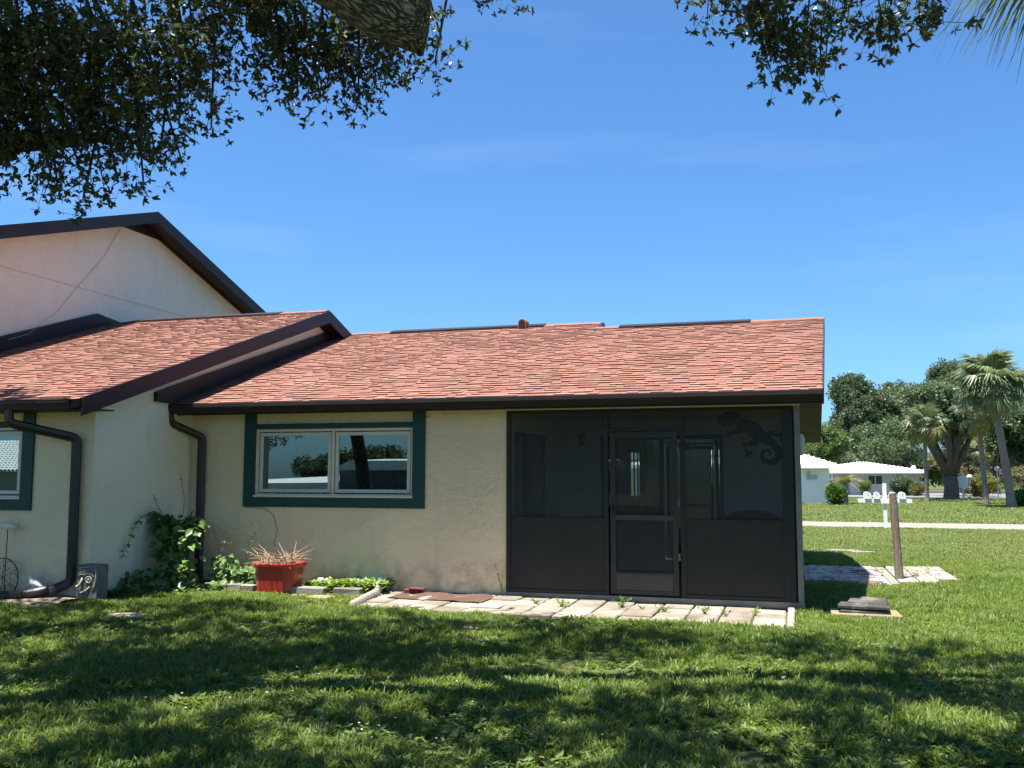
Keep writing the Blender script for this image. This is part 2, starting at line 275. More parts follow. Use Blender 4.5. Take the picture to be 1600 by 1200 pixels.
# ------------------------------------------------------------------ mesh helpers
ORG = {}
def org(o): return ORG.get(o.name, Vector((0, 0, 0))) if o else Vector((0, 0, 0))
def tag(o, label=None, cat=None, group=None, kind=None):
    if label: o['label'] = label
    if cat: o['category'] = cat
    if group: o['group'] = group
    if kind: o['kind'] = kind
    return o
def thing(name, loc, label, cat, group=None):
    o = D.objects.new(name, None); COL.objects.link(o); o.location = loc; o.empty_display_size = .1
    ORG[o.name] = Vector(loc); return tag(o, label, cat, group)
class MB:
    def __init__(s): s.v = []; s.f = []; s.smooth = False
    def add(s, vs, fs):
        k = len(s.v); s.v += [tuple(v) for v in vs]; s.f += [tuple(i+k for i in f) for f in fs]; return s
    def box(s, x0, x1, y0, y1, z0, z1):
        return s.add([(x0, y0, z0), (x1, y0, z0), (x1, y1, z0), (x0, y1, z0), (x0, y0, z1), (x1, y0, z1), (x1, y1, z1), (x0, y1, z1)],
                     [(0, 3, 2, 1), (4, 5, 6, 7), (0, 1, 5, 4), (1, 2, 6, 5), (2, 3, 7, 6), (3, 0, 4, 7)])
    def obox(s, c, size, rot=(0, 0, 0), ch=0):
        m = Euler(rot).to_matrix(); hx, hy, hz = [a/2 for a in size]; c = Vector(c)
        if ch:
            vs = []
            for z, i in ((-hz, 0), (hz-ch, 0), (hz, ch)):
                for sx, sy in ((-1, -1), (1, -1), (1, 1), (-1, 1)): vs.append(c+m@Vector((sx*(hx-i), sy*(hy-i), z)))
            fs = [(3, 2, 1, 0), (8, 9, 10, 11)]
            for k in (0, 4):
                for i in range(4): fs.append((k+i, k+(i+1) % 4, k+4+(i+1) % 4, k+4+i))
            return s.add(vs, fs)
        vs = [c+m@Vector((sx*hx, sy*hy, sz*hz)) for sz in (-1, 1) for sx, sy in ((-1, -1), (1, -1), (1, 1), (-1, 1))]
        return s.add(vs, [(0, 3, 2, 1), (4, 5, 6, 7), (0, 1, 5, 4), (1, 2, 6, 5), (2, 3, 7, 6), (3, 0, 4, 7)])
    def prism(s, prof, axis, a, b):
        """closed profile extruded along an axis; prof in the other two coordinates, in axis order"""
        n = len(prof); vs = []
        for t in (a, b):
            for p in prof:
                vs.append((t, p[0], p[1]) if axis == 0 else (p[0], t, p[1]) if axis == 1 else (p[0], p[1], t))
        fs = [tuple(range(n)), tuple(range(2*n-1, n-1, -1))]+[(i, i+n, (i+1) % n+n, (i+1) % n) for i in range(n)]
        return s.add(vs, fs)
    def tube(s, pts, rad, n=8, sq=None, cap=True, wob=0, seed=0):
        pts = [Vector(p) for p in pts]; N = len(pts)
        if not hasattr(rad, '__len__'): rad = [rad]*N
        T = []
        for i in range(N):
            t = pts[min(i+1, N-1)]-pts[max(i-1, 0)]; T.append(t.normalized() if t.length > 1e-9 else Vector((0, 0, 1)))
        up = Vector((0, 0, 1)) if abs(T[0].z) < .9 else Vector((0, 1, 0))
        nrm = (up-T[0]*up.dot(T[0])).normalized(); vs = []
        rr = random.Random(seed)
        for i in range(N):
            nrm = (nrm-T[i]*nrm.dot(T[i])).normalized(); bn = T[i].cross(nrm)
            for k in range(n):
                if sq:
                    a = 2*PI*(k+.5)/n; cx = math.cos(a); sx = math.sin(a); mxv = max(abs(cx), abs(sx)); cx /= mxv; sx /= mxv
                    vs.append(pts[i]+nrm*cx*sq[0]*.5+bn*sx*sq[1]*.5)
                else:
                    a = 2*PI*k/n; r = rad[i]*(1+wob*(rr.random()-.5)); vs.append(pts[i]+(nrm*math.cos(a)+bn*math.sin(a))*r)
        fs = [(i*n+k, i*n+(k+1) % n, (i+1)*n+(k+1) % n, (i+1)*n+k) for i in range(N-1) for k in range(n)]
        if cap: fs += [tuple(range(n-1, -1, -1)), tuple((N-1)*n+k for k in range(n))]
        return s.add(vs, fs)
    def lathe(s, c, prof, n=16, sx=1, sy=1, rz=0):
        vs = []; N = len(prof)
        for r, z in prof:
            for k in range(n):
                a = 2*PI*k/n+rz; vs.append((c[0]+r*math.cos(a)*sx, c[1]+r*math.sin(a)*sy, c[2]+z))
        fs = [(i*n+k, i*n+(k+1) % n, (i+1)*n+(k+1) % n, (i+1)*n+k) for i in range(N-1) for k in range(n)]
        fs += [tuple(range(n-1, -1, -1)), tuple((N-1)*n+k for k in range(n))]
        return s.add(vs, fs)
    def ball(s, c, r, sz=(1, 1, 1), n=10, m=6, rot=None):
        vs = []; rot = Euler(rot).to_matrix() if rot else None
        for i in range(m+1):
            ph = PI*(i/m)*.98+.01*PI
            for k in range(n):
                a = 2*PI*k/n; p = Vector((r*math.sin(ph)*math.cos(a)*sz[0], r*math.sin(ph)*math.sin(a)*sz[1], r*math.cos(ph)*sz[2]))
                if rot: p = rot@p
                vs.append(p+Vector(c))
        fs = [(i*n+k, (i+1)*n+k, (i+1)*n+(k+1) % n, i*n+(k+1) % n) for i in range(m) for k in range(n)]
        fs += [tuple(range(n)), tuple(m*n+k for k in range(n-1, -1, -1))]
        return s.add(vs, fs)
    def mesh(s, name, mat, origin=Vector((0, 0, 0))):
        me = D.meshes.new(name); o = Vector(origin)
        me.from_pydata([tuple(Vector(v)-o) for v in s.v], [], s.f); me.materials.append(mat)
        if s.smooth: me.shade_smooth()
        return me
    def build(s, name, mat, parent=None, origin=None, smooth=False, bevel=0):
        s.smooth = smooth
        o0 = org(parent) if parent else Vector(origin or (0, 0, 0))
        me = s.mesh(name, MT[mat] if isinstance(mat, str) else mat, o0)
        o = D.objects.new(name, me); COL.objects.link(o)
        if parent: o.parent = parent; ORG[o.name] = o0
        else: o.location = o0; ORG[o.name] = o0
        if bevel:
            b = o.modifiers.new('bevel', 'BEVEL'); b.width = bevel; b.segments = 2; b.limit_method = 'ANGLE'
        return o
def place(me, name, parent, loc=(0, 0, 0), rot=(0, 0, 0), sc=(1, 1, 1)):
    o = D.objects.new(name, me); COL.objects.link(o); o.parent = parent
    o.location = Vector(loc)-org(parent) if parent else loc; o.rotation_euler = rot
    o.scale = sc if hasattr(sc, '__len__') else (sc,)*3
    return o
def copy_tree(o, parent=None):
    c = o.copy(); COL.objects.link(c); c.parent = parent
    for ch in list(o.children): copy_tree(ch, c)
    return c

# geometry-nodes scatter: vertices carry rot, scl, idx; prototypes are picked from an unlinked collection
_protos = {}
def protos(key, meshes):
    c = D.collections.new(key+'_shapes')
    for i, me in enumerate(meshes):
        o = D.objects.new('%s_shape_%02d' % (key, i), me); c.objects.link(o)
    _protos[key] = (c, len(meshes)); return c
def scatter(name, key, P, R, SC, mat=None, parent=None, origin=(0, 0, 0)):
    c, n = _protos[key]; o0 = org(parent) if parent else Vector(origin)
    me = D.meshes.new(name); P = np.asarray(P, float)-np.array(o0); N = len(P)
    me.vertices.add(N); me.vertices.foreach_set('co', P.astype(np.float32).ravel())
    a = me.attributes.new('rot', 'FLOAT_VECTOR', 'POINT'); a.data.foreach_set('vector', np.asarray(R, np.float32).ravel())
    a = me.attributes.new('scl', 'FLOAT', 'POINT'); a.data.foreach_set('value', np.asarray(SC, np.float32).ravel())
    a = me.attributes.new('idx', 'INT', 'POINT'); a.data.foreach_set('value', nr.integers(0, n, N).astype(np.int32))
    me.update()
    o = D.objects.new(name, me); COL.objects.link(o)
    if parent: o.parent = parent
    else: o.location = o0
    ORG[o.name] = o0
    gk = 'scatter_'+key
    ng = D.node_groups.get(gk)
    if not ng:
        ng = D.node_groups.new(gk, 'GeometryNodeTree')
        ng.interface.new_socket('Geometry', in_out='INPUT', socket_type='NodeSocketGeometry'); ng.interface.new_socket('Geometry', in_out='OUTPUT', socket_type='NodeSocketGeometry')
        N_ = ng.nodes; gi = N_.new('NodeGroupInput'); go = N_.new('NodeGroupOutput')
        ci = N_.new('GeometryNodeCollectionInfo'); ci.inputs[0].default_value = c; ci.inputs['Separate Children'].default_value = True; ci.inputs['Reset Children'].default_value = True
        ip = N_.new('GeometryNodeInstanceOnPoints'); ip.inputs['Pick Instance'].default_value = True
        def na(nm, ty):
            q = N_.new('GeometryNodeInputNamedAttribute'); q.data_type = ty; q.inputs['Name'].default_value = nm; return q.outputs['Attribute']
        er = N_.new('FunctionNodeEulerToRotation'); ng.links.new(na('rot', 'FLOAT_VECTOR'), er.inputs[0])
        L = ng.links.new
        L(gi.outputs[0], ip.inputs['Points']); L(ci.outputs[0], ip.inputs['Instance']); L(er.outputs[0], ip.inputs['Rotation'])
        L(na('scl', 'FLOAT'), ip.inputs['Scale']); L(na('idx', 'INT'), ip.inputs['Instance Index']); 
        if key.startswith('clump') or key.startswith('twig'):
            ri = N_.new('GeometryNodeRealizeInstances'); L(ip.outputs[0], ri.inputs[0]); L(ri.outputs[0], go.inputs[0])
        else: L(ip.outputs[0], go.inputs[0])
    md = o.modifiers.new('scatter', 'NODES'); md.node_group = ng
    if parent: o['kind'] = 'stuff'
    return o

# ------------------------------------------------------------------ leaf and blade shapes
def leaf_poly(mb, base, dirv, nrm, ln, wd, fold=0, tip=1.0):
    d = Vector(dirv).normalized(); n_ = Vector(nrm); s = d.cross(n_)
    if s.length < 1e-6: s = d.cross(Vector((1, 0, 0)))
    s.normalize(); n_ = s.cross(d)
    b = Vector(base)
    P = [b, b+d*ln*.3+s*wd*.5+n_*fold*wd, b+d*ln*.7+s*wd*.42+n_*fold*wd, b+d*ln, b+d*ln*.7-s*wd*.42+n_*fold*wd, b+d*ln*.3-s*wd*.5+n_*fold*wd]
    if fold: mb.add(P, [(0, 1, 2, 3), (0, 3, 4, 5)])
    else: mb.add(P, [(0, 1, 2, 3, 4, 5)])
def leaf4(mb, base, dirv, nrm, ln, wd):
    d = Vector(dirv).normalized(); s = d.cross(Vector(nrm))
    if s.length < 1e-6: s = d.cross(Vector((1, 0, 0)))
    s.normalize(); b = Vector(base); m_ = b+d*ln*.5
    mb.add([b, m_+s*wd*.55, b+d*ln, m_-s*wd*.55], [(0, 1, 2, 3)])
def rv(r): return Vector((r.uniform(-1, 1), r.uniform(-1, 1), r.uniform(-1, 1)))
def blade(mb, x, y, h, w, lean, az, r):
    dx, dy = math.cos(az), math.sin(az); px, py = -dy*w/2, dx*w/2; pts = []
    for t in (0, .45, .8):
        o = lean*h*t*t; ww = 1-.35*t; z = h*t*(1-.25*lean*t)
        pts += [(x+dx*o-px*ww, y+dy*o-py*ww, z), (x+dx*o+px*ww, y+dy*o+py*ww, z)]
    pts.append((x+dx*lean*h, y+dy*lean*h, h*(1-.3*lean)))
    mb.add(pts, [(0, 1, 3, 2), (2, 3, 5, 4), (4, 5, 6)])
def grass_proto(k, n, rad, hmin, hmax, w, mat):
    r = random.Random(k); mb = MB()
    for i in range(n):
        a = r.uniform(0, 2*PI); q = rad*math.sqrt(r.random())
        blade(mb, q*math.cos(a), q*math.sin(a), r.uniform(hmin, hmax), w*r.uniform(.6, 1.2), r.uniform(.2, 1.3), r.uniform(0, 2*PI), r)
    return mb.mesh('grass_tuft', mat)
protos('lawn', [grass_proto(k, 20, .055, .035, .10, .0095, MT['grass']) for k in range(5)]+[grass_proto(9, 16, .045, .06, .13, .010, MT['grass'])])
protos('lawn_far', [grass_proto(20+k, 22, .12, .04, .08, .014, MT['grass_far']) for k in range(3)])
protos('lawn_vfar', [grass_proto(30+k, 22, .35, .05, .10, .04, MT['grass_far']) for k in range(3)])
def weed_proto(k, n, L, wd, mat, rise=.5):
    r = random.Random(k); mb = MB()
    for i in range(n):
        a = r.uniform(0, 2*PI); z = r.uniform(.1, rise)
        b = Vector((r.uniform(-.4, .4)*L, r.uniform(-.4, .4)*L, r.uniform(.1, 1)*L*.9))
        leaf_poly(mb, b, (math.cos(a), math.sin(a), z), (0, 0, 1), L*r.uniform(.6, 1.1), wd*r.uniform(.7, 1.1), .15)
    return mb.mesh('weed_tuft', mat)
protos('weed', [weed_proto(40+k, 12, .05, .022, MT['weed']) for k in range(4)])
protos('bed', [weed_proto(50+k, 12, .09, .04, MT['bedleaf'], .9) for k in range(4)])
protos('bedding_dark', [weed_proto(60+k, 10, .09, .05, MT['vine'], .9) for k in range(3)])
def twig_proto(k, n, tw, L, wd, mat):
    r = random.Random(k); mb = MB()
    tip = Vector((tw, 0, -tw*.25)); mid = Vector((tw*.5, r.uniform(-.02, .02), .01))
    mb.tube([(0, 0, 0), mid, tip], [.0035, .0025, .0015], 3, cap=False)
    for i in range(n):
        t = r.uniform(.15, 1); b = Vector((0, 0, 0)).lerp(tip, t)+rv(r)*tw*.16
        d = (Vector((.8, 0, -.1))+rv(r)*1.0).normalized()
        leaf_poly(mb, b, d, rv(r)+Vector((0, 0, .8)), L*r.uniform(.7, 1.15), wd*r.uniform(.8, 1.15))
    return mb.mesh('leafy_twig', mat)
def twig_coarse(k):
    r = random.Random(k); mb = MB()
    for i in range(12):
        b = Vector((r.uniform(0, .2), 0, 0))+rv(r)*.05; leaf4(mb, b, Vector((.6, 0, 0))+rv(r), rv(r)+Vector((0, 0, .8)), .075*r.uniform(.7, 1.2), .036)
    return mb.mesh('leafy_twig', MT['foil'])
protos('twig_coarse', [twig_coarse(170+k) for k in range(5)])
def rosette_twig(k):
    r = random.Random(k); mb = MB(); mb.tube([(0, 0, 0), (.09, r.uniform(-.02, .02), .01), (.18, 0, -.04)], [.003, .002, .0012], 3, cap=False)
    for c in ((.18, 0, -.04), (.12, .03, .02), (.07, -.035, .0)):
        ax = (Vector((.7, c[1]*12, -.3))+rv(r)*.5).normalized()
        for i in range(7):
            d = (ax*.5+rv(r)).normalized(); leaf_poly(mb, Vector(c)+rv(r)*.008, d, rv(r)+ax, r.uniform(.035, .058), r.uniform(.016, .024))
    return mb.mesh('leafy_twig', MT['foil'])
protos('twig', [rosette_twig(70+k) for k in range(7)])
def clump_proto(k, n, R, L, wd, mat):
    r = random.Random(k); mb = MB()
    for i in range(n):
        d = rv(r).normalized(); b = d*R*r.uniform(.3, 1)*Vector((1, 1, .8)).z
        leaf4(mb, b, d+rv(r)*.8, rv(r)+Vector((0, 0, 1)), L*r.uniform(.6, 1.2), wd*r.uniform(.7, 1.2))
    return mb.mesh('leaf_clump', mat)
protos('clump', [clump_proto(80+k, 42, .36, .17, .10, MT['far_leaf']) for k in range(4)])
protos('clump_light', [clump_proto(90+k, 42, .32, .15, .09, MT['far_leaf2']) for k in range(3)])
protos('clump_hedge', [clump_proto(95+k, 40, .16, .08, .05, MT['hedge']) for k in range(3)])
protos('clump_gold', [clump_proto(100+k, 36, .25, .13, .08, MT['gold']) for k in range(3)])
protos('clump_red', [clump_proto(105+k, 36, .25, .12, .07, MT['redleaf']) for k in range(3)])

# ------------------------------------------------------------------ ground
def sstep(a, b, x):
    t = min(max((x-a)/(b-a), 0), 1); return t*t*(3-2*t)
def gz(x, y):
    z = -.045-.07*min(max((x+9)/9, 0), 1.15)
    z += -.02*sstep(3, 20, y)-.03*sstep(20, 45, y)
    z += .012*math.sin(x*1.3+.5)*math.sin(y*1.1)+.006*math.sin(x*3.1+y*2.3)
    return z
def ground():
    xs = sorted(set([-400, -250, -120, -60, -30, -20]+[round(-14+i*.4, 2) for i in range(56)]+[9.5, 11, 13, 16, 20, 26, 34, 46, 70, 120, 250, 400]))
    ys = sorted(set([-400, -250, -150, -100, -80, -60, -45, -30, -22, -16]+[round(-13+i*.4, 2) for i in range(60)]+[12, 14, 16, 18, 20, 22, 24, 27, 31, 36, 42, 50, 60, 75, 100, 150, 250, 400]))
    mb = MB(); mb.v = [(x, y, gz(x, y)) for y in ys for x in xs]; n = len(xs)
    mb.f = [(j*n+i, j*n+i+1, (j+1)*n+i+1, (j+1)*n+i) for j in range(len(ys)-1) for i in range(n-1)]
    m = pm('lawn_soil', (.060, .072, .026), (.085, .105, .033), 1.5, .95, .8, 30, c3=(.14, .115, .065), s3=1.1, t3=(.6, .78), spec=.1, bdist=.03)
    return mb.build('ground', m, smooth=True)
tag(ground(), kind='structure')

def sheet(name, poly, z, mat, kind='structure', th=.03):
    mb = MB(); mb.prism(poly, 2, z-th, z); o = mb.build(name, mat); return tag(o, kind=kind)
walk = sheet('pavement', [(-60, 20.3), (60, 20.3), (60, 23.8), (-60, 23.8)], -.105, 'walk', th=.04)
# road far beyond the lawn, with its pale kerb
sheet('road', [(-80, 66.5), (9.6, 69.5), (60, 79), (60, 100), (8, 90), (-80, 84)], -.13, 'asphalt')
kb = MB(); kb.prism([(8.2, 90.2), (60, 100.2), (60, 101.4), (8.2, 91.2)], 2, -.2, .12)
tag(kb.build('kerb', 'walk'), kind='structure')

# ------------------------------------------------------------------ shingled roof
def roof_shingles(parent, x0, x1, y0, z0, slope, length_fn, seed, exp=.122, limit=300, skew=0):
    """front slope only: courses of laminated shingle tabs; u along X, v up the slope"""
    r = random.Random(seed); L = math.sqrt(1+slope*slope); vy, vz = 1/L, slope/L; ny, nz_ = -slope/L, 1/L
    items = []; c = 0; v = 0.0
    vmax = max(length_fn(x) for x in (x0+.01, (x0+x1)/2, x1-.01))
    while v < vmax:
        u = x0-r.uniform(0, .3)
        xe = x1+skew*v
        while u < xe:
            w = r.choice((.08, .10, .12, .14, .16, .2))*r.uniform(.85, 1.15)
            a, b = max(u, x0), min(u+w, xe); u += w
            if b-a < .02 or v > length_fn((a+b)/2): continue
            hi = r.random() < .58
            th = .016 if hi else .006
            items.append((a+.001, b-.001, v-(r.uniform(0, .003) if hi else -.006), min(v+exp+.03, length_fn((a+b)/2)+.02), th, (r.uniform(.55, 1) if hi else r.uniform(.3, .75))))
        v += exp; c += 1
    def P(u, v, h): return (u, y0+v*vy+h*ny, z0+v*vz+h*nz_)
    def geo(mb, it):
        a, b, v0, v1, th, t = it
        vm = v0+(v1-v0)*.60; hm = th*.4+.0006
        vs = [P(a, v0, 0), P(b, v0, 0), P(b, v1, 0), P(a, v1, 0), P(a, v0, th), P(b, v0, th), P(b, v1, .001), P(a, v1, .001), P(b, vm, hm), P(a, vm, hm)]
        mb.add(vs, [(4, 5, 8, 9), (9, 8, 6, 7), (0, 1, 5, 4), (1, 2, 6, 8, 5), (3, 0, 4, 9, 7)])
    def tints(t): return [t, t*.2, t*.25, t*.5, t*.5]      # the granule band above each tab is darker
    def dist(it):
        p = Vector(P((it[0]+it[1])/2, it[2], 0)); return (p-CAM).length
    items.sort(key=dist)
    for it in items[:limit]:
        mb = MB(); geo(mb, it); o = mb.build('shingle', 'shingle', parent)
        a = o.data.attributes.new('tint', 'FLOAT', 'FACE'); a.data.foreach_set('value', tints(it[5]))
    mb = MB(); tv = []
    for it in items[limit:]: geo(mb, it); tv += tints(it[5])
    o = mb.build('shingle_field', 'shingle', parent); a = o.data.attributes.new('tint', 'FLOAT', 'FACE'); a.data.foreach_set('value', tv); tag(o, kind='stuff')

def downspout(parent, pts, w=.08, d=.115):
    P = [Vector(p) for p in pts]; out = [P[0]]
    for i in range(1, len(P)-1):                       # round each elbow
        a, b, c = P[i-1], P[i], P[i+1]; k = .07
        p0 = b+(a-b).normalized()*k; p2 = b+(c-b).normalized()*k
        for t in (0, .33, .67, 1): out.append(p0.lerp(b, t).lerp(b.lerp(p2, t), t))
    out.append(P[-1])
    mb = MB(); mb.tube(out, 1, 8, sq=(w, d)); o = mb.build('downspout', 'brown_gloss', parent)
    return o

GUT = [(0, 0), (-.10, 0), (-.105, .02), (-.118, .05), (-.13, .075), (-.13, .125), (-.122, .13), (-.118, .125), (-.118, .08), (-.10, .05), (-.095, .012), (-.008, .012), (-.008, .13), (0, .13)]
def gutter(parent, x0, x1, y, z, seams=()):
    mb = MB(); mb.prism([(y+p[0], z+p[1]) for p in GUT], 0, x0, x1)
    for a, b in ((x0-.004, x0), (x1, x1+.004)):
        mb.prism([(y, z), (y-.10, z), (y-.13, z+.07), (y-.13, z+.13), (y, z+.13)], 0, a, b)
    for s in seams: mb.prism([(y, z-.003), (y-.103, z-.003), (y-.108, z+.02), (y-.121, z+.05), (y-.134, z+.075), (y-.134, z+.128), (y-.13, z+.13), (y, z+.0)], 0, s, s+.05)
    return mb.build('gutter', 'brown', parent)

# ================================================================== the near house
SL = .334
EY, EZ = -.53, 2.462                    # roof edge
def rz(y): return EZ+SL*(y-EY)
H = thing('house', (-4, 0, 0), 'cream stucco house with reddish shingle roof and dark screened porch at its right end', 'house')
SKW = .17
RR = 4.05; RL = 4.55; XS = -3.2
# walls
w = MB()
w.box(-8.3, -7.25, 0, .2, -.3, 2.36); w.box(-7.25, -4.87, 0, .2, -.3, 1.18); w.box(-7.25, -4.87, 0, .2, 2.12, 2.36); w.box(-4.87, -3.56, 0, .2, -.3, 2.36)
w.build('wall', 'stucco', H)
w = MB(); w.box(-8.3, -3.56, .0, 8.9, 2.362, 2.40); w.build('ceiling', 'interior', H)
# side and back walls
w = MB(); w.box(-.13, .05, 2.6, 8.8, -.3, 2.36)
gy = lambda y: min(rz(y), rz(RR)-SL*(y-RR))-.13
w.prism([(-.05, 2.36), (8.8, 2.36), (RR, gy(RR))], 0, -.13, .05)
w.build('side_wall', 'stucco', H)
w = MB()
bx = [-8.3, -3.46, -3.18, -1.78, -1.49, .05]
w.box(-8.3, -3.46, 8.8, 9.0, -.3, 2.36); w.box(-3.46, -3.18, 8.8, 9.0, -.3, 1.05); w.box(-3.46, -3.18, 8.8, 9.0, 1.99, 2.36); w.box(-3.18, -1.78, 8.8, 9.0, -.3, 2.36)
w.box(-1.78, -1.49, 8.8, 9.0, -.3, 1.29); w.box(-1.78, -1.49, 8.8, 9.0, 2.04, 2.36); w.box(-1.49, .05, 8.8, 9.0, -.3, 2.36)
w.build('back_wall', 'interior', H)
for x0, x1, z0, z1 in ((-3.46, -3.18, 1.05, 1.99), (-1.78, -1.49, 1.29, 2.04)):
    w = MB()
    for k in range(4):
        x = x0+(x1-x0-.03)*k/3; w.box(x, x+.03, 8.83, 8.86, z0, z1)
    w.box(x0, x1, 8.825, 8.865, z0+(z1-z0)*.8, z0+(z1-z0)*.8+.03)
    w.build('window_bars', 'vinyl', H)
# porch and room shell
w = MB()
w.box(-3.56, .05, 0, 9, -.3, .0); w.build('floor_slab', 'concrete', H)
w = MB(); w.box(-3.56, .09, -.035, 0, -.3, .004); w.build('slab_edge', 'concrete', H)
w = MB()
w.box(-3.66, -2.85, 2.6, 2.72, 0, 2.36); w.box(-2.85, -1.0, 2.6, 2.72, 2.1, 2.36); w.box(-1.0, -.13, 2.6, 2.72, 0, 2.36)
w.box(-3.66, -3.56, .2, .35, 0, 2.36); w.box(-3.66, -3.56, .35, 2.1, 2.08, 2.36); w.box(-3.66, -3.56, 2.1, 2.6, 0, 2.36)
w.build('porch_inner_wall', 'interior', H)
w = MB(); w.box(-3.558, .04, .03, 8.8, 2.365, 2.40); w.build('porch_ceiling', 'interior', H)
w = MB(); w.box(-8.28, -3.7, .25, 8.75, .0, .02); w.build('room_floor', 'floor', H)
def slider(x0, x1, y, z0, z1, alongx=True):
    d = MB(); g = MB(); b = MB()
    if alongx:
        xm = (x0+x1)/2
        for a, c, yy in ((x0, xm+.03, y+.03), (xm-.03, x1, y)):
            d.box(a, a+.06, yy, yy+.03, z0, z1); d.box(c-.06, c, yy, yy+.03, z0, z1); d.box(a+.06, c-.06, yy, yy+.03, z0, z0+.08); d.box(a+.06, c-.06, yy, yy+.03, z1-.07, z1)
            g.box(a+.06, c-.06, yy+.012, yy+.018, z0+.08, z1-.07)
    else:
        ym = (x0+x1)/2
        for a, c, yy in ((x0, ym+.03, y-.03), (ym-.03, x1, y)):
            d.box(yy-.03, yy, a, a+.06, z0, z1); d.box(yy-.03, yy, c-.06, c, z0, z1); d.box(yy-.03, yy, a+.06, c-.06, z0, z0+.08); d.box(yy-.03, yy, a+.06, c-.06, z1-.07, z1)
            g.box(yy-.018, yy-.012, a+.06, c-.06, z0+.08, z1-.07)
    fr = d.build('sliding_door', 'bronze_light', H); g.build('pane', 'slider_glass', fr)
    return fr
sd = slider(-2.85, -1.0, 2.62, 0, 2.1)
sd2 = slider(.35, 2.1, -3.6, 0, 2.08, False)
bl = MB()
for k in range(16):
    x = -2.80+k*.112
    if k in (3, 4, 13): continue
    bl.obox((x, 2.80, 1.05), (.085, .004, 2.0), (0, 0, .5))
place(bl.mesh('blind_slats', MT['blind'], org(H)), 'blind_slats', H, org(H))
bl = MB()
for k in range(14): bl.obox((-3.75, .42+k*.12, 1.05), (.004, .09, 1.98), (0, 0, .4))
place(bl.mesh('blind_slats', MT['blind'], org(H)), 'blind_slats', H, org(H))
# roof shell (slabs) -- front slope, back slope, left part runs higher
L_ = math.hypot(1, SL)
def slab(mb, x0, x1, ya, za, yb, zb, t=.10, xb=None):
    xb = x1 if xb is None else xb
    mb.add([(x0, ya, za), (x1, ya, za), (xb, yb, zb), (x0, yb, zb), (x0, ya, za-t), (x1, ya, za-t), (xb, yb, zb-t), (x0, yb, zb-t)],
           [(0, 1, 2, 3), (7, 6, 5, 4), (0, 4, 5, 1), (1, 5, 6, 2), (2, 6, 7, 3), (3, 7, 4, 0)])
r_ = MB()
slab(r_, XS, .335, EY, EZ, RR, rz(RR), xb=.335+SKW); slab(r_, XS, .335+SKW, RR, rz(RR), 2*RR-EY+.5, rz(RR)-SL*(RR-EY+.5))
slab(r_, -8.28, XS-.002, EY, EZ, RL, rz(RL)); slab(r_, -8.28, XS-.002, RL, rz(RL), 2*RL-EY, EZ)
rf = r_.build('roof', 'felt', H)
def lf(x): return ((RR if x > XS else RL)-EY)*L_
roof_shingles(rf, -8.25, .345, EY-.03, EZ+.004-.01, SL, lf, 5, skew=SKW/4.83)
# ridge caps (shingle over each ridge) and dark ridge vents
def ridge(parent, x0, x1, y, z, mat='shingle', w_=.15, h=.02, nm='ridge_cap', sl=SL):
    mb = MB(); mb.prism([(y-w_, z-w_*sl+.012), (y, z+.012), (y+w_, z-w_*sl+.012), (y+w_, z-w_*sl+.012+h), (y, z+.012+h), (y-w_, z-w_*sl+.012+h)], 0, x0, x1)
    o = mb.build(nm, mat, parent)
    if mat == 'shingle':
        a = o.data.attributes.new('tint', 'FLOAT', 'FACE'); a.data.foreach_set('value', [.5]*len(o.data.polygons))
    return o
for x0, x1, y in ((-8.25, -7.19, RL), (-4.22, XS, RL), (XS+.002, -2.78, RR), (-.62, .345+SKW, RR)):
    x = x0
    while x < x1-.01:
        e = min(x+.17, x1); ridge(rf, x, e, y, rz(y)+rnd.uniform(0, .006), h=.014+rnd.uniform(0, .004)); x = e+.001
ridge(rf, -7.19, -4.22, RL, rz(RL)+.004, 'brown', .16, .035, 'ridge_vent'); ridge(rf, -2.78, -.62, RR, rz(RR)+.004, 'brown', .16, .035, 'ridge_vent')
# step between the two ridges: dark rake end
e = MB(); e.prism([(RR-.25, rz(RR-.25)-.05), (RL, rz(RL)-.05), (2*RL-EY-.2, EZ), (2*RL-EY-.2, EZ+.06), (RL, rz(RL)+.02), (RR-.25, rz(RR-.25)+.02)], 0, XS-.001, XS+.04); e.build('roof_step', 'brown', H)
# vent hood
v = MB(); vx = -4.6; vy = RL-.22
arc = [(vx-.075, rz(vy)-.03)]+[(vx-.075*math.cos(t*PI/8), rz(vy)+.12+.075*math.sin(t*PI/8)) for t in range(9)]+[(vx+.075, rz(vy)-.03)]
v.prism(arc, 1, vy-.02, vy+.20); vo = v.build('roof_vent', 'terracotta', H, bevel=.008)
v = MB(); v.prism([(vx+(p[0]-vx)*.8, rz(vy)+(p[1]-rz(vy))*.86) for p in arc], 1, vy-.026, vy-.0205)
v.build('vent_mouth', 'brown', vo)
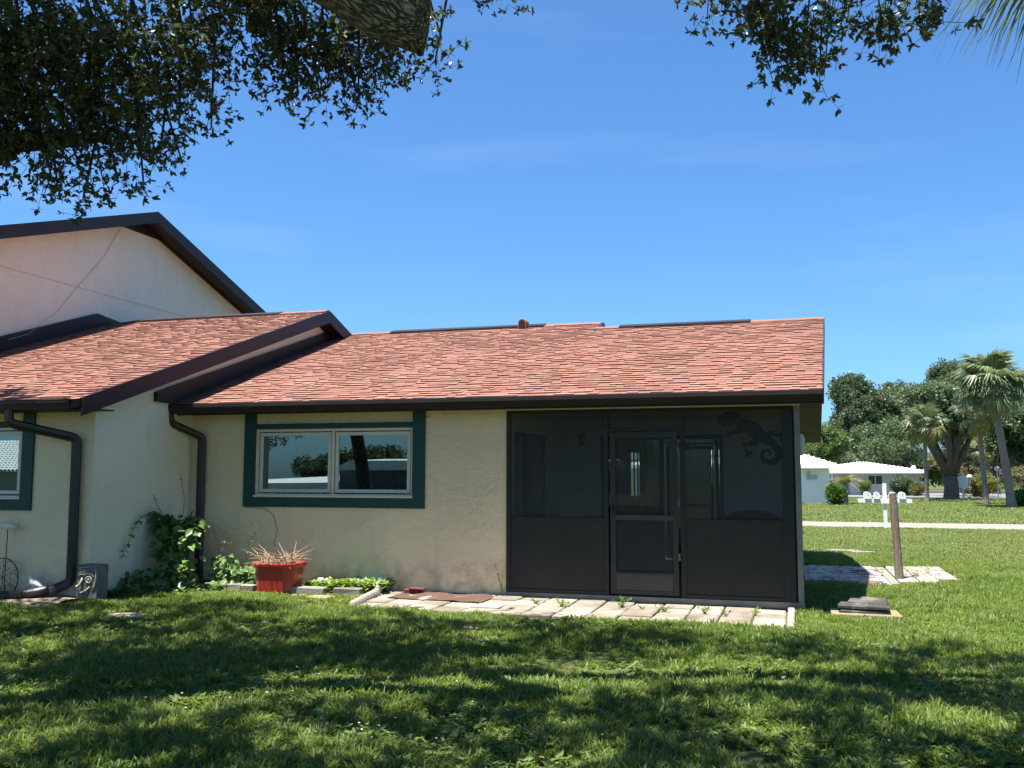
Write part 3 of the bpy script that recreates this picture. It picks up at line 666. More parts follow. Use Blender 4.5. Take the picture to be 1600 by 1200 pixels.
# fascias, rakes, gutter, soffit
w = MB(); w.box(-8.25, .335, -.452, -.425, 2.31, 2.45); w.build('fascia', 'brown', H)
gutter(H, -8.30, .34, -.453, 2.33, (-5.0, -2.0))
w = MB(); w.box(-8.28, .05, -.424, -.002, 2.335, 2.35); w.build('soffit', 'brown', H)
w = MB(); w.box(-3.56, .09, -.05, -.001, 2.325, 2.3345); w.box(-3.56, .09, -.012, 0, 2.318, 2.3245); w.build('porch_header_trim', 'vinyl', H)
def rake(parent, x0, x1, ya, za, yr, zr, yb, zb, h, nm='rake_board', mat='brown', up=.012):
    mb = MB(); mb.prism([(ya, za+up), (yr, zr+up), (yb, zb+up), (yb, zb-h), (yr, zr-h), (ya, za-h)], 0, x0, x1); return mb.build(nm, mat, parent)
YB = 2*RR-EY+.5
q = MB()
for xa, ya, za, xb, yb, zb in ((.336, EY, EZ, .336+SKW, RR, rz(RR)), (.336+SKW, RR, rz(RR), .336+SKW, YB, rz(RR)-SL*(YB-RR))):
    q.add([(xa, ya, za+.012), (xa+.02, ya, za+.012), (xb+.02, yb, zb+.012), (xb, yb, zb+.012), (xa, ya, za-.17), (xa+.02, ya, za-.17), (xb+.02, yb, zb-.17), (xb, yb, zb-.17)],
          [(0, 1, 2, 3), (7, 6, 5, 4), (0, 4, 5, 1), (1, 5, 6, 2), (2, 6, 7, 3), (3, 7, 4, 0)])
q.build('rake_board', 'brown', H)
# raked soffit boards under the right overhang, each board built
sb = MB(); y = EY+.12
while y < YB-.15:
    z = (rz(y) if y < RR else rz(RR)-SL*(y-RR))-.165
    a = math.atan(SL) if y < RR else -math.atan(SL)
    k_ = SKW*min((y-EY)/4.58, 1)
    sb.obox((.193+k_/2, y+.05, z+(SL*.05 if y < RR else -SL*.05)), (.283+k_, .098, .012), (a, 0, 0)); y += .108
sb.build('soffit_boards', 'brown', H)
# flashing board along the neighbour's wall, standing on this roof
mb = MB(); mb.prism([(-.90, 2.47), (-.55, 2.47), (RL, rz(RL)+.0), (RL+1.2, rz(RL)-.4), (RL+1.2, rz(RL)-.25), (RL-.05, rz(RL)+.15), (-.90, 2.60)], 0, -8.298, -8.235)
mb.build('flashing_board', 'brown', H)
# window: green surround, two almond frames
def window(parent, x0, x1, z0, z1, y, n=2, side=.18, bot=.14, topb=.075, ztop=2.345):
    g = MB(); t = .03; sd_ = .0
    g.box(x0-side, x0, y-t, y-.002, z0-bot, ztop); g.box(x1, x1+side, y-t, y-.002, z0-bot, ztop)
    g.box(x0, x1, y-t+.003, y-.002, z0-bot, z0); g.box(x0, x1, y-t+.003, y-.002, z1, z1+topb)
    g.build('window_surround', 'green', parent, bevel=.004)
    wn_ = MB(); yy = y+.012; fw = .035
    wn_.box(x0, x1, yy, yy+.06, z0, z0+fw+.01); wn_.box(x0, x1, yy, yy+.06, z1-fw, z1)
    wd = (x1-x0)/n
    for k in range(n+1):
        xa = x0+wd*k-(0 if k == 0 else fw if k == n else fw*.6); xb = xa+(fw if k in (0, n) else fw*1.2)
        wn_.box(xa, xb, yy, yy+.06, z0+fw+.01, z1-fw)
    sill = MB(); sill.box(x0-.01, x1+.01, y-.045, y+.05, z0-.002, z0+.022)
    fr = wn_.build('window', 'vinyl', parent, bevel=.003); sill.build('sill', 'vinyl', fr, bevel=.003)
    for k in range(n):
        a = x0+wd*k+(fw+.012 if k == 0 else fw*.6+.012); b = x0+wd*(k+1)-(fw+.012 if k == n-1 else fw*.6+.012)
        c, d = z0+fw+.025, z1-fw-.012; s_ = .048
        m_ = MB(); m_.box(a, b, yy+.008, yy+.045, c, c+s_); m_.box(a, b, yy+.008, yy+.045, d-s_, d); m_.box(a, a+s_, yy+.008, yy+.045, c+s_, d-s_); m_.box(b-s_, b, yy+.008, yy+.045, c+s_, d-s_)
        m_.build('sash', 'vinyl', fr, bevel=.006)
        q = MB(); q.box(a+s_-.002, b-s_+.002, yy+.026, yy+.032, c+s_-.002, d-s_+.002); q.build('pane', 'glass', fr)
    return fr
window(H, -7.25, -4.87, 1.18, 2.12, 0)
# pleated black backing, added to stand in for the dimness of the room
w = MB()
for k in range(24): w.obox((-7.3+k*.107, .33, 1.65), (.1, .008, 1.1), (0, 0, .35 if k % 2 else -.35))
w.build('dim_room_backing', 'grill', H)
# downspout near corner
downspout(H, [(-8.42+.10, -.52, 2.34), (-8.32+.02, -.52, 2.20), (-8.10, -.06, 2.02), (-8.09, -.055, .02)])
# cable stapled under the window
w = MB(); w.tube([(-7.40, -.004, 1.03), (-7.1, -.006, 1.02), (-6.95, -.006, .93), (-6.88, -.006, .72), (-6.93, -.006, .55), (-6.87, -.006, .42), (-6.75, -.01, .33)], .004, 5); w.build('cable', 'stone', H)

# porch screen wall
FY0, FY1 = -.02, .03
fm = MB()
for a, b in ((-3.56, -3.505), (-2.285, -2.225), (-1.335, -1.275), (-.125, 0)): fm.box(a, b, FY0, FY1, .005, 2.318)
for a, b in ((-3.505, -2.285), (-1.275, -.125)):
    fm.box(a, b, FY0, FY1, .92, .955); fm.box(a, b, FY0, FY1, 2.275, 2.318); fm.box(a, b, FY0, FY1, .005, .05)
fm.box(-2.225, -1.335, FY0, FY1, 2.275, 2.318); fm.box(-2.225, -1.335, FY0, FY1, 2.03, 2.07); 
for a in (-3.32, -.20): pass
PF = fm.build('screen_frame', 'bronze', H, bevel=.003)
for a, b in ((-3.505, -2.285), (-1.275, -.125)):
    q = MB(); q.box(a, b, -.004, .012, .05, .92); q.build('kick_panel', 'bronze', PF)
for a, b, c, d in ((-3.505, -2.285, .955, 2.275), (-1.275, -.125, .955, 2.275), (-2.225, -1.335, 2.07, 2.275)):
    q = MB(); q.add([(a, .0, c), (b, .0, c), (b, .0, d), (a, .0, d)], [(0, 1, 2, 3)]); q.build('screen', 'screen', PF)
# side of porch
fm = MB()
for a, b in ((.03, .08), (1.28, 1.33), (2.54, 2.595)): fm.box(-.03, .02, a, b, .005, 2.318)
fm.box(-.03, .02, .08, 2.54, .92, .955); fm.box(-.03, .02, .08, 2.54, 2.275, 2.318)
PS = fm.build('side_screen_frame', 'bronze', H, bevel=.003)
q = MB(); q.box(-.015, .0, .08, 2.54, .01, .92); q.build('side_panel', 'bronze_light', PS)
q = MB(); q.add([(0, .08, .955), (0, 2.54, .955), (0, 2.54, 2.275), (0, .08, 2.275)], [(0, 1, 2, 3)]); q.build('side_screen', 'screen', PS)
q = MB(); q.box(.022, .088, -.03, .045, -.28, 2.317); q.build('corner_post', 'concrete', H, bevel=.004)
# screen door
dr = MB(); x0, x1, z0, z1 = -2.20, -1.36, .03, 2.02; s_ = .068
dr.box(x0, x0+s_, -.032, .0, z0, z1); dr.box(x1-s_, x1, -.032, .0, z0, z1); dr.box(x0+s_, x1-s_, -.032, .0, z1-s_, z1); dr.box(x0+s_, x1-s_, -.032, 0, z0, z0+.05); dr.box(x0+s_, x1-s_, -.03, 0, .27, .30)
DO = dr.build('screen_door', 'bronze_light', H, bevel=.004)
q = MB(); q.box(x0+s_, x1-s_, -.024, -.018, z0+.05, .27); q.build('kick_plate', pm('kick_plate_metal', (.07, .064, .05), (.058, .053, .044), 2, .5), DO)
q = MB(); q.box(x0+s_, x1-s_, -.036, -.012, .935, .995); q.box(x0+.36, x0+.46, -.042, -.036, .95, .98); q.build('push_bar', pm('push_bar_metal', (.06, .058, .05), None, rough=.45), DO)
q = MB(); q.add([(x0+s_, -.012, .30), (x1-s_, -.012, .30), (x1-s_, -.012, z1-s_), (x0+s_, -.012, z1-s_)], [(0, 1, 2, 3)]); q.build('screen', 'screen', DO)
q = MB()
for z in (.45, 1.1, 1.75): q.box(x1-.004, x1+.02, -.04, -.021, z, z+.09)
q.build('hinge', pm('hinge_steel', (.12, .115, .105), None, rough=.5), DO)
q = MB(); q.box(x0+.015, x0+.045, -.05, -.032, .98, 1.12); q.ball((x0+.03, -.065, 1.08), .018); q.build('handle', 'bronze', DO)
# wall lamp, outlet, side light, soffit fixture
q = MB(); q.lathe((-3.12, 2.52, 1.95), [(.02, 0), (.06, .03), (.055, .14), (.02, .19)], 8); q.box(-3.15, -3.09, 2.54, 2.6, 1.97, 2.1); q.build('wall_lamp', 'bronze', H)
q = MB(); q.box(-3.15, -3.07, 2.59, 2.599, 1.1, 1.22); q.build('outlet', 'vinyl', H)
q = MB(); q.lathe((.115, 3.6, 1.80), [(.02, 0), (.04, .02), (.045, .16), (.05, .26), (.035, .31), (.02, .33)], 14); q.box(.05, .12, 3.55, 3.65, 1.8, 2.0); q.build('side_light', 'meter', H, smooth=False)

# ================================================================== left wing (neighbour unit)
WS = .337; WY, WZ = -2.62, 2.365; WR = 3.52
def wz(y): return WZ+WS*(y-WY)
N = thing('house', (-10.5, -2, 0), 'left cream house section standing forward, with shingled roof and green trimmed window', 'house')
w = MB(); w.box(-12.68, -11.8, -2, -1.8, -.3, 2.3); w.box(-11.8, -9.38, -2, -1.8, -.3, 1.18); w.box(-11.8, -9.38, -2, -1.8, 2.09, 2.3); w.box(-9.38, -8.3, -2, -1.8, -.3, 2.3); w.build('wall', 'stucco', N)
w = MB(); g_ = lambda y: (wz(y) if y < WR else wz(WR)-WS*(y-WR))-.12
w.prism([(-1.8, -.3), (-2.0+.2, 2.3), (-1.8, g_(-1.8)), (WR, g_(WR)), (9.3, g_(9.3)), (9.3, -.3)], 0, -8.5, -8.301)
w.prism([(-2.0, 2.3), (-1.8, 2.3), (-1.8, g_(-1.8)), (-2.0, g_(-2.0))], 0, -8.5, -8.301)
w.build('gable_wall', 'stucco_white', N)
w = MB(); w.box(-8.3005, -8.2965, -1.999, -.01, -.3, 2.3); w.build('wall_face', 'stucco_white', N)
window(N, -11.8, -9.38, 1.17, 2.08, -2.0, ztop=2.29)
w = MB()
for k in range(24): w.obox((-11.85+k*.107, -1.65, 1.65), (.1, .008, 1.1), (0, 0, .35 if k % 2 else -.35))
w.build('dim_room_backing', 'grill', N)  # added black backing, the room's darkness put into its colour
r_ = MB(); slab(r_, -12.68, -8.02, WY, WZ, WR, wz(WR)); slab(r_, -12.68, -8.02, WR, wz(WR), 2*WR-WY, WZ)
nf = r_.build('roof', 'felt', N)
roof_shingles(nf, -12.62, -8.012, WY-.03, WZ-.006, WS, lambda x: (WR-WY)*math.hypot(1, WS), 8)
x = -12.2
while x < -8.03:
    if not (-12.0 < x < -9.0): ridge(nf, x, min(x+.17, -8.02), WR, wz(WR)+rnd.uniform(0, .005), h=.016, sl=WS)
    x += .171
ridge(nf, -12.0, -8.95, WR, wz(WR)+.004, 'brown', .16, .03, 'ridge_vent', WS)
rake(N, -8.02, -7.99, WY+.04, WZ+.01, WR, wz(WR), 2*WR-WY, WZ, .205)
w = MB(); w.prism([(WY+.1, WZ-.13), (WR, wz(WR)-.17), (2*WR-WY, WZ-.13), (2*WR-WY, WZ-.145), (WR, wz(WR)-.185), (WY+.1, WZ-.145)], 0, -8.3, -8.021); w.build('rake_soffit', 'brown', N)
w = MB(); w.box(-12.68, -8.02, -2.51, -2.485, 2.24, 2.36); w.build('fascia', 'brown', N)
gutter(N, -12.68, -8.14, -2.511, 2.255, (-10.5,))
w = MB(); w.box(-12.68, -8.02, -2.484, -2.002, 2.26, 2.275); w.build('soffit', 'brown', N)
downspout(N, [(-9.08, -2.56, 2.26), (-9.08, -2.56, 2.10), (-8.50, -2.07, 1.93), (-8.49, -2.07, .17), (-8.68, -2.20, .07)])
mb = MB(); mb.prism([(-2.6, WZ+.02), (WR, wz(WR)+.0), (WR+.6, wz(WR)-.2), (WR+.6, wz(WR)-.02), (WR-.5, wz(WR-.5)+.27), (-2.6, WZ+.27)], 0, -12.69, -12.62)
mb.build('flashing_board', 'brown', N)

# ================================================================== tall house behind
TS = .33; TR = 4.2; TZ = 6.80
def tz(y): return TZ-TS*abs(y-TR)
T = thing('tall_house', (-17, 4, 0), 'taller pinkish stucco house with dark gable roof rising behind the left section', 'house')
w = MB(); w.prism([(-3.5, -.3), (-3.5, tz(-3.5)-.18), (TR, TZ-.2), (11.9, tz(11.9)-.18), (11.9, -.3)], 0, -12.95, -12.7); w.build('gable_wall', 'stucco_pink', T)
w = MB(); w.box(-24, -12.95, -3.5, -3.3, -.3, tz(-3.5)-.18); w.box(-24, -12.95, 11.7, 11.9, -.3, tz(11.9)-.18); w.build('wall', 'stucco_pink', T)
w = MB(); w.prism([(3.1, 6.40), (5.35, 6.40), (TR, TZ-.16)], 0, -12.699, -12.66)
for zz_ in (6.44, 6.52, 6.60): w.prism([(3.1+(zz_-6.4)*3, zz_), (5.35-(zz_-6.4)*3, zz_), (5.35-(zz_-6.4)*3, zz_+.02), (3.1+(zz_-6.4)*3, zz_+.02)], 0, -12.659, -12.645)
w.build('gable_louver', 'brown', T)
r_ = MB(); slab(r_, -24.3, -12.3, -4.1, tz(-4.1), TR, TZ); slab(r_, -24.3, -12.3, TR, TZ, 12.5, tz(12.5)); r_.build('roof', 'terracotta', T)
rake(T, -12.298, -12.26, -4.1, tz(-4.1), TR, TZ, 12.5, tz(12.5), .22)
w = MB(); w.prism([(-4.0, tz(-4.0)-.125), (TR, TZ-.125), (12.4, tz(12.4)-.125), (12.4, tz(12.4)-.145), (TR, TZ-.145), (-4.0, tz(-4.0)-.145)], 0, -12.699, -12.299); w.build('rake_soffit', 'brown', T)
w = MB(); w.tube([(-12.69, 3.66, 6.41), (-12.685, 3.2, 5.69), (-12.685, 2.64, 5.08), (-12.685, 2.04, 4.40), (-12.60, 1.33, 3.90), (-12.5, .8, 3.72)], .004, 5); w.build('cable', 'meter', T)
w = MB(); w.tube([(-12.69, -1.5, 4.99), (-12.69, .7, 4.97), (-12.69, 5.99, 4.93)], .003, 5); w.build('cable', 'meter', T)
w = MB(); w.lathe((-14.6, .25, 5.45), [(.07, 0), (.07, .35), (.10, .36), (.10, .42)], 10); w.build('vent_pipe', 'terracotta', T)

# ================================================================== things on the porch
q = MB()
prof = [(.34, -.02), (.345, .75), (.33, .88), (.27, .97), (.15, 1.02), (.0, 1.04)]
for (rr, zz), (r2_, z2) in zip(prof[:-1], prof[1:]): pass
q.lathe((-.52, .75, 0), [(.36, .0), (.38, .5), (.37, .86), (.33, .95), (.22, 1.02), (.02, 1.05)], 16, 1.1, .75)
tag(q.build('covered_grill', 'grill', origin=(-.52, .75, 0)), 'dark covered grill standing inside the porch behind the right screen', 'grill')
def gk(px, py): return Vector((-.89+(1090+px/8.42-1120)*.00743, .10, 2.29-(620+py/8.42-635)*.00744))
gm_ = MB()
def gch(pts, rad): gm_.tube([gk(*p) for p in pts], [r*.00088 for r in rad], 8)
gch([(255, 290), (300, 260), (350, 270), (420, 290), (500, 290), (600, 320), (700, 370), (780, 440), (850, 510), (930, 560), (1010, 610), (1070, 690), (1080, 770), (1030, 840), (950, 860), (870, 830), (845, 760), (870, 700), (930, 690), (970, 730), (940, 775)],
    [20, 75, 85, 60, 62, 85, 98, 98, 80, 62, 55, 50, 48, 44, 40, 34, 30, 26, 22, 16, 10])
for leg in ([(590, 340), (560, 430), (470, 440), (430, 460)], [(520, 270), (520, 190), (460, 160), (420, 190)], [(790, 570), (700, 610), (600, 600), (640, 680), (670, 720)], [(900, 500), (1000, 465), (1100, 480), (1130, 510)]):
    gch(leg, [42, 36, 30, 25, 20][:len(leg)])
    ex, ey = leg[-1]
    for a in range(4):
        t = a*.7-1.0+math.atan2(leg[-1][1]-leg[-2][1], leg[-1][0]-leg[-2][0])
        gch([(ex, ey), (ex+48*math.cos(t), ey+48*math.sin(t))], [15, 11]); gm_.ball(gk(ex+54*math.cos(t), ey+54*math.sin(t)), .015, n=6, m=4)
o = gm_.build('gecko_ornament', 'gecko', origin=(-.5, .1, 2.0), smooth=True); o.scale = (1, .35, 1)
tag(o, 'large dark metal gecko ornament with curled tail hung behind the right porch screen', 'wall ornament')

# ================================================================== patio
def pz(x): return -.035-.042*min(max((x+5)/5, 0), 1)
PT = thing('patio', (-2.5, -.8, -.1), 'sunlit patio of pale square pavers in front of the screened porch', 'patio')
PT_rows = [(-.045-.36*k, -.045-.36*(k+1)) for k in range(4)]
pv = MB(); pv.obox((0, 0, 0), (.340, .330, .05), ch=.012); pme = pv.mesh('paver', MT['paver'])
w = MB(); w.box(-5.0, -.10, -1.5, -.04, -.3, -.105); w.build('sand_bed', 'soil', PT)
for k, (ya, yb) in enumerate(PT_rows):
    x = -.11; i = 0
    while x > -5.15+.04*k:
        wx = .355
        cx = x-wx/2; cyy = (ya+yb)/2
        if k == 0 and -5.2 < cx < -5.0: x -= wx; continue
        place(pme, 'paver', PT, (cx+rnd.uniform(-.004, .004), cyy+rnd.uniform(-.004, .004), pz(cx)-.025+rnd.uniform(-.009, .009)),
              (rnd.uniform(-.03, .03), rnd.uniform(-.015, .015), rnd.uniform(-.012, .012)))
        x -= wx
eb = MB(); eb.obox((0, 0, 0), (.075, .19, .09), ch=.01); ebm = eb.mesh('edging_brick', MT['paver_pale'])
for k in range(8): place(ebm, 'edging_brick', PT, (-.06+rnd.uniform(-.004, .004), -.12-.197*k, -.085+rnd.uniform(-.004, .004)), (0, 0, rnd.uniform(-.03, .03)))
w = MB(); n_ = 14
vs = []
for j in range(6):
    for i in range(n_+1):
        x = -4.86+1.22*i/n_; y = -.80+.50*j/5-.02*math.sin(i*.4)
        vs.append((x, y, pz(x)+.012+.012*math.sin(i*.9)*math.sin(j*.9+.4)+.006*math.sin(i*2.1)+(.02 if j == 5 else 0)))
w.add(vs, [(j*(n_+1)+i, j*(n_+1)+i+1, (j+1)*(n_+1)+i+1, (j+1)*(n_+1)+i) for j in range(5) for i in range(n_)])
mo = w.build('door_mat', 'mat', origin=(-4.2, -.55, 0)); sdm = mo.modifiers.new('thick', 'SOLIDIFY'); sdm.thickness = .008
tag(mo, 'brown wrinkled mat lying on the pavers against the wall', 'mat')
q = MB(); q.obox((-4.72, -.28, .0), (.24, .13, .05), (0, 0, .35)); q.obox((-4.66, -.31, .035), (.2, .11, .02), (.02, .05, .15))
tag(q.build('red_brick', 'redbrick', origin=(-4.72, -.28, -.02), bevel=.006), 'dark red block lying at the wall beside the brown mat', 'brick')

def scallop(name, a, b, n, label, h=.10, r=.045):
    a = Vector(a); b = Vector(b); d = (b-a)/n; o = MB(); dn = d.normalized(); ang = math.atan2(d.y, d.x)
    c = (a+b)/2
    L2 = (b-a).length
    m3 = Matrix.Rotation(ang, 3, 'Z')
    o.obox(c+Vector((0, 0, h*.2)), (L2, .045, h*.3), (0, 0, ang))
    for k in range(n):
        p_ = a+d*(k+.5); o.lathe((p_.x, p_.y, p_.z-.005), [(d.length*.43, 0), (d.length*.44, h*.55), (d.length*.36, h*.85), (d.length*.2, h*1.05), (d.length*.05, h*1.1)], 10)
    return tag(o.build(name, 'concrete_pale' if 'concrete_pale' in MT else 'paver_pale', origin=c), label, 'edging', 'scalloped garden edging')
scallop('garden_edging', (-4.97, -1.55, -.08), (-5.10, -.55, -.045), 9, 'long scalloped concrete edging running along the left end of the patio')
scallop('garden_edging', (-5.14, -.50, -.03), (-5.22, -.06, 0.0), 5, 'short scalloped edging piece reaching the wall beside the dark green figure')
scallop('garden_edging', (-5.80, -.42, -.02), (-5.28, -.40, -.02), 4, 'scalloped edging piece on the bed in front of the pale leafy plants', .12)

# ================================================================== garden bed
bedpoly = [(-8.28, -1.25), (-7.6, -1.05), (-7.0, -.95), (-6.0, -.85), (-5.15, -.75), (-5.12, -.02), (-8.28, -.02)]
def bz(x, y): return gz(x, y)+.035+.02*math.sin(x*2.2)
w = MB(); nx, ny = 50, 14
vs = []
for j in range(ny+1):
    for i in range(nx+1):
        x = -8.28+3.14*i/nx; fr_ = -1.25+.16*(i/nx)*3.2 if i/nx < .3 else -1.10+.35*(i/nx-.3)/.7
        y = -.01+(fr_)*(j/ny); vs.append((x, y, bz(x, y)-.05*(j/ny)**3+.008*math.sin(i*1.7+j*2.1)))
w.add(vs, [(j*(nx+1)+i, (j+1)*(nx+1)+i, (j+1)*(nx+1)+i+1, j*(nx+1)+i+1) for j in range(ny) for i in range(nx)])
tag(w.build('garden_bed', 'soil', smooth=True), kind='structure')
w = MB(); nx = 44; vs = []
for j in range(9):
    for i in range(nx+1):
        x = -12.6+4.3*i/nx; y = -2.0-.75*j/8; vs.append((x, y, gz(x, y)+.06-.05*(j/8)**2+.008*math.sin(i*1.3+j*1.9)))
w.add(vs, [(j*(nx+1)+i, (j+1)*(nx+1)+i, (j+1)*(nx+1)+i+1, j*(nx+1)+i+1) for j in range(8) for i in range(nx)])
tag(w.build('garden_bed', pm('pale_gravel_soil', (.28, .235, .175), (.15, .125, .09), 12, .95, .8, 50, spec=.1), smooth=True), kind='structure')

def block(name, c, size, rot, mat, label, cat, group=None, ch=.012):
    q = MB(); q.obox(c, size, rot, ch=ch); o = q.build(name, mat, origin=(c[0], c[1], c[2]-size[2]/2))
    # chipped, slightly uneven faces
    for v_ in o.data.vertices: v_.co += Vector((rnd.uniform(-1, 1), rnd.uniform(-1, 1), rnd.uniform(-1, 1)))*min(size)*.05
    return tag(o, label, cat, group)
block('concrete_block', (-6.02, -.72, .0), (.52, .12, .11), (0, 0, .04), 'concrete', 'long grey concrete block edging the bed just right of the red planter', 'block')
block('concrete_block', (-5.50, -.58, -.005), (.36, .12, .10), (0, 0, .02), 'stone', 'dark concrete block under the scalloped edging piece', 'block')
for x, s, lb in ((-7.42, .30, 'pale stone edging the bed right of the vine, leftmost of three'), (-7.14, .24, 'pale stone edging the bed behind the planter, middle of three'), (-6.92, .18, 'small pale stone edging the bed close behind the red planter')):
    block('edging_stone', (x, -.62, .0), (s, .11, .09), (0, 0, rnd.uniform(-.1, .1)), 'concrete', lb, 'stone', 'pale bed edging stones')
for x, y, s, lb in ((-8.12, -1.42, .34, 'grey shaded stone at the foot of the vine beside the carved block'), (-7.86, -1.22, .26, 'dark grey stone under the vine, right of the larger grey stone')):
    q = MB(); q.ball((x, y, .01), s/2, (1, .55, .45), 10, 6); o = q.build('garden_stone', 'stone', origin=(x, y, -.05), smooth=True)
    for v_ in o.data.vertices: v_.co += v_.co.normalized()*rnd.uniform(-.02, .02)
    tag(o, lb, 'stone', 'shaded stones under the vine')
block('wood_plank', (-7.60, -1.12, .06), (.36, .07, .03), (0, -.42, .35), 'wood', 'short pale plank leaning on the bed edge below the vine', 'plank', ch=.003)
q = MB(); q.lathe((-7.45, -1.05, -.03), [(.05, 0), (.052, .06), (.045, .07)], 14); tag(q.build('pipe_cap', 'hose', origin=(-7.45, -1.05, -.03)), 'small black pipe cap in the grass beside the leaning plank', 'cap')
def steps(x, y, rx, ry, z, mat, lb, irr=.12, th=.05):
    pr = [(x+rx*math.cos(a)*(1+rnd.uniform(-irr, irr)), y+ry*math.sin(a)*(1+rnd.uniform(-irr, irr))) for a in [2*PI*k/14 for k in range(14)]]
    q = MB(); q.prism(pr, 2, z-th, z); return tag(q.build('stepping_stone', mat, origin=(x, y, z-th), bevel=.008), lb, 'stepping stone')
steps(-5.68, -.98, .20, .15, -.02, 'tan_slab', 'round tan stepping stone in the grass before the concrete block', .03)
steps(-6.95, -3.0, .24, .22, -.03, 'paver_pale', 'flat pale slab alone in the lawn left of the planter', .25)
steps(-6.0, -.92, .11, .07, -.02, 'paver_pale', 'small flat stone beside the planter in front of the long block', .1)

# red planter
PX, PY = -6.45, -.66; pb = gz(PX, PY)+.02
P = thing('planter', (PX, PY, pb), 'red plastic tub planter with faceted sides on the bed edge', 'planter')
def oct_(hx, hy, c): return [(-hx+c, -hy), (hx-c, -hy), (hx, -hy+c), (hx, hy-c), (hx-c, hy), (-hx+c, hy), (-hx, hy-c), (-hx, -hy+c)]
q = MB(); rings = []
for hx, hy, c, z in ((.255, .20, .09, 0), (.26, .205, .09, .03), (.285, .225, .10, .345), (.31, .25, .105, .345), (.315, .255, .105, .385), (.305, .245, .1, .395), (.275, .215, .095, .385), (.27, .205, .09, .33)):
    rings.append([(PX+a, PY+b, pb+z) for a, b in oct_(hx, hy, c)])
vs = sum(rings, []); fs = [(i*8+k, i*8+(k+1) % 8, (i+1)*8+(k+1) % 8, (i+1)*8+k) for i in range(len(rings)-1) for k in range(8)]+[tuple(range(7, -1, -1)), tuple(56+k for k in range(8))]
q.add(vs, fs); q.build('tub', 'red', P, bevel=.008)
q = MB(); q.prism([(PX+a*.3/.3, PY+b) for a, b in oct_(.268, .204, .09)], 2, pb+.31, pb+.345); q.build('soil', 'soil', P)
q = MB(); r = random.Random(3)
for k in range(190):
    a = r.uniform(0, 2*PI); rr = math.sqrt(r.random()); b = Vector((PX+.24*rr*math.cos(a), PY+.18*rr*math.sin(a), pb+.34))
    ln = r.uniform(.12, .28) if k > 40 else r.uniform(.25, .46); th = r.uniform(-PI, PI); el = r.uniform(.0, 1.1) if k > 40 else r.uniform(.0, .9)
    d = Vector((math.cos(th)*math.cos(el), math.sin(th)*math.cos(el), math.sin(el)))
    q.tube([b, b+d*ln*.5+Vector((0, 0, .03)), b+d*ln+Vector((0, 0, -.05*r.random()))], [.006, .005, .002], 4, cap=False)
tag(q.build('dried_plant', 'dry', origin=(PX, PY, pb+.34)), 'heap of dead brown stems sticking out of the red planter', 'dead plant')

# small figures
def figure_angel():
    z = bz(-6.02, -.30)-.01; t = thing('cherub_figurine', (-6.02, -.30, z), 'small white cherub figurine with wings by the wall right of the planter', 'figurine')
    q = MB(); q.lathe((-6.02, -.30, z), [(.055, 0), (.06, .02), (.048, .05), (.04, .09), (.03, .115), (.015, .13)], 12, 1.1, .8)
    q.ball((-6.02, -.31, z+.155), .032, n=10, m=8); q.tube([(-5.985, -.31, z+.10), (-5.96, -.345, z+.075), (-5.99, -.36, z+.065)], .012, 6); q.tube([(-6.055, -.31, z+.10), (-6.085, -.34, z+.08), (-6.06, -.36, z+.06)], .012, 6)
    q.ball((-6.05, -.345, z+.02), .026, (1, 1.4, .8), 8, 6); q.ball((-5.99, -.345, z+.02), .026, (1, 1.4, .8), 8, 6)
    q.build('body', 'ceramic', t, smooth=True)
    for s in (-1, 1):
        w_ = MB(); w_.ball((-6.02+s*.045, -.27, z+.135), .045, (.7, .16, 1.1), 8, 6, (0, s*.45, 0)); w_.build('wing', 'ceramic', t, smooth=True)
figure_angel()
def bird(x, y, z, s, lb, name='bird_figurine', az=PI):
    t = thing(name, (x, y, z), lb, 'figurine'); c, sn = math.cos(az), math.sin(az)
    def p(a, b, h): return (x+(a*c-b*sn)*s, y+(a*sn+b*c)*s, z+h*s)
    q = MB(); q.tube([p(-.9, 0, .25), p(-.6, 0, .35), p(-.2, 0, .5), p(.15, 0, .62), p(.32, 0, .85), p(.40, 0, 1.02), p(.5, 0, 1.05)], [.07*s, .16*s, .30*s, .30*s, .18*s, .15*s, .10*s], 10)
    q.lathe(p(0, 0, 0), [(.3*s, 0), (.28*s, .12*s), (.16*s, .3*s)], 10); q.build('body', 'ceramic', t, smooth=True)
    q = MB(); q.tube([p(.52, 0, 1.05), p(.68, 0, 1.0)], [.05*s, .01*s], 6); q.build('beak', 'tan_slab', t)
bird(-8.93, -2.18, .06, .18, 'white bird figurine on the pale gravel left of the drain pipe')
t = thing('bird_stake', (-9.47, -2.1, -.02), 'white bird on a thin garden stake at the left frame edge', 'garden ornament')
q = MB(); q.tube([(-9.47, -2.1, -.05), (-9.46, -2.1, .80)], .006, 6); q.build('stake', 'iron', t)
q = MB(); q.ball((-9.47, -2.1, .84), .06, (2.0, .8, .75), 12, 8); q.ball((-9.37, -2.1, .83), .03, (1.3, 1, 1)); q.tube([(-9.34, -2.1, .825), (-9.30, -2.1, .815)], [.012, .002], 6); q.build('bird', 'ceramic', t, smooth=True)
